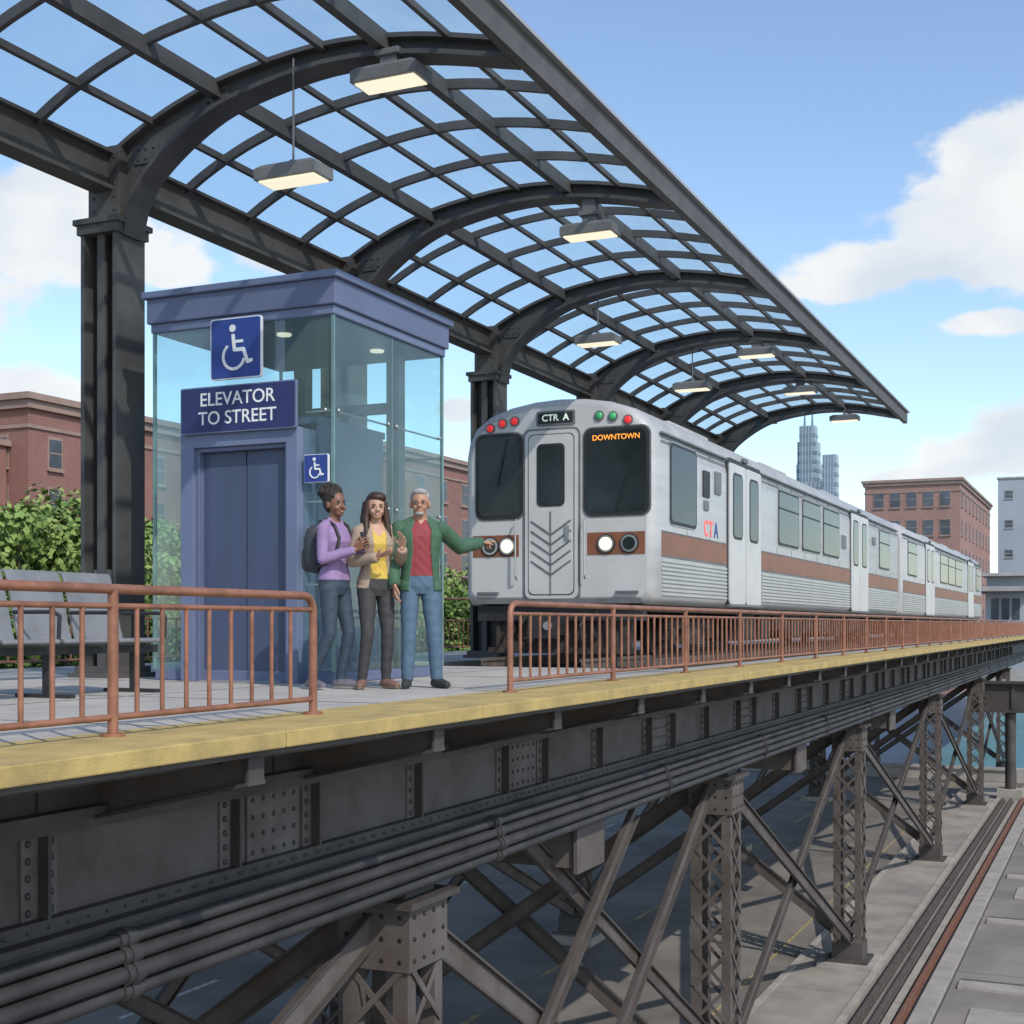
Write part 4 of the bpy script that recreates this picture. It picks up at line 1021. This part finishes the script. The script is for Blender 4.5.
# ------------------------------------------------------------ world
w=bpy.data.worlds.new("World");scene.world=w;w.use_nodes=True
N=w.node_tree.nodes;L=w.node_tree.links
bg=N["Background"];bg.inputs[1].default_value=0.14
sv=Vector((-0.50,-0.72,0.80)).normalized()
sky=N.new("ShaderNodeTexSky");sky.sky_type='NISHITA';sky.sun_disc=False
sky.sun_elevation=math.asin(sv.z);sky.sun_rotation=math.atan2(sv.x,sv.y);sky.altitude=100;sky.air_density=1.0;sky.dust_density=0.6;sky.ozone_density=1.1
tnt=N.new("ShaderNodeMixRGB");tnt.blend_type='MULTIPLY';tnt.inputs[0].default_value=1;tnt.inputs[2].default_value=(1.46,1.50,1.52,1);L.new(sky.outputs[0],tnt.inputs[1])
tc=N.new("ShaderNodeTexCoord");sp=N.new("ShaderNodeSeparateXYZ");L.new(tc.outputs["Generated"],sp.inputs[0])
def M(op,a,c=None,d=None):
    n=N.new("ShaderNodeMath");n.operation=op
    for i,v in enumerate((a,c,d)):
        if v is None: continue
        if isinstance(v,(int,float)): n.inputs[i].default_value=v
        else: L.new(v,n.inputs[i])
    return n.outputs[0]
az=M('ARCTAN2',sp.outputs[1],sp.outputs[0]);elv=M('ARCSINE',sp.outputs[2])
def AE(px,py):
    v=fv+rv*((px-512)/1350)+Vector((0,0,(625-py)/1350));v.normalize();return math.atan2(v.y,v.x),math.asin(v.z)
blobs=[(960,225,110,50),(1010,170,70,55),(880,262,90,32),(830,285,60,18),(1040,250,80,50),(985,322,65,15),(985,455,90,28),(1030,425,60,40),(920,475,50,12),
 (20,225,110,58),(110,250,85,45),(60,195,60,40),(175,275,50,22),(15,390,60,25),(50,398,36,14),(-60,300,80,60),(455,408,30,16),(300,260,60,14)]
acc=None
for px,py,rx,ry in blobs:
    a,e_=AE(px,py);kx=rx/1350*0.95;ky=ry/1350*0.95
    dx=M('DIVIDE',M('SUBTRACT',az,a),kx);dy=M('DIVIDE',M('SUBTRACT',elv,e_),ky)
    r2=M('ADD',M('MULTIPLY',dx,dx),M('MULTIPLY',dy,dy));v=M('SUBTRACT',1.0,M('SQRT',r2))
    acc=v if acc is None else M('MAXIMUM',acc,v)
nz=N.new("ShaderNodeTexNoise");nz.inputs["Scale"].default_value=13;nz.inputs["Detail"].default_value=9;nz.inputs["Roughness"].default_value=0.56
mp=N.new("ShaderNodeMapping");mp.inputs["Scale"].default_value=(1,1,1.5);L.new(tc.outputs["Generated"],mp.inputs[0]);L.new(mp.outputs[0],nz.inputs[0])
dens=M('ADD',acc,M('MULTIPLY',M('SUBTRACT',nz.outputs["Fac"],0.5),2.6))
mr=N.new("ShaderNodeMapRange");mr.interpolation_type='SMOOTHSTEP';L.new(dens,mr.inputs[0]);mr.inputs[1].default_value=-0.03;mr.inputs[2].default_value=0.38
n2=N.new("ShaderNodeTexNoise");n2.inputs["Scale"].default_value=9;n2.inputs["Detail"].default_value=6
mp2=N.new("ShaderNodeMapping");mp2.inputs["Location"].default_value=(0,0,0.035);mp2.inputs["Scale"].default_value=(1,1,1.5);L.new(tc.outputs["Generated"],mp2.inputs[0]);L.new(mp2.outputs[0],n2.inputs[0])
mr2=N.new("ShaderNodeMapRange");L.new(n2.outputs["Fac"],mr2.inputs[0]);mr2.inputs[1].default_value=0.36;mr2.inputs[2].default_value=0.60
cm=N.new("ShaderNodeMixRGB");L.new(mr2.outputs[0],cm.inputs[0]);cm.inputs[1].default_value=(5.0,5.5,6.1,1);cm.inputs[2].default_value=(6.7,6.75,6.75,1)
mx=N.new("ShaderNodeMixRGB");L.new(M('MULTIPLY',mr.outputs[0],0.95),mx.inputs[0]);L.new(tnt.outputs[0],mx.inputs[1]);L.new(cm.outputs[0],mx.inputs[2]);L.new(mx.outputs[0],bg.inputs[0])
sl=bpy.data.lights.new("sun",'SUN');sl.energy=3.1;sl.angle=R(0.6);sl.color=(1.0,0.93,0.83)
so=bpy.data.objects.new("sun",sl);scene.collection.objects.link(so);so.rotation_euler=sv.to_track_quat('Z','Y').to_euler()

# ------------------------------------------------------------ camera
cam=bpy.data.cameras.new("camera");co=bpy.data.objects.new("camera",cam);scene.collection.objects.link(co)
cam.sensor_width=36;cam.lens=1350/1024*36;cam.shift_y=(625-512)/1024;cam.clip_end=6000;cam.clip_start=0.1
co.location=(0,0,0.56);co.rotation_euler=(R(90),0,math.atan2(0.411,0.912)-R(90))
scene.camera=co
scene.view_settings.view_transform='Standard';scene.view_settings.look='None';scene.view_settings.exposure=0
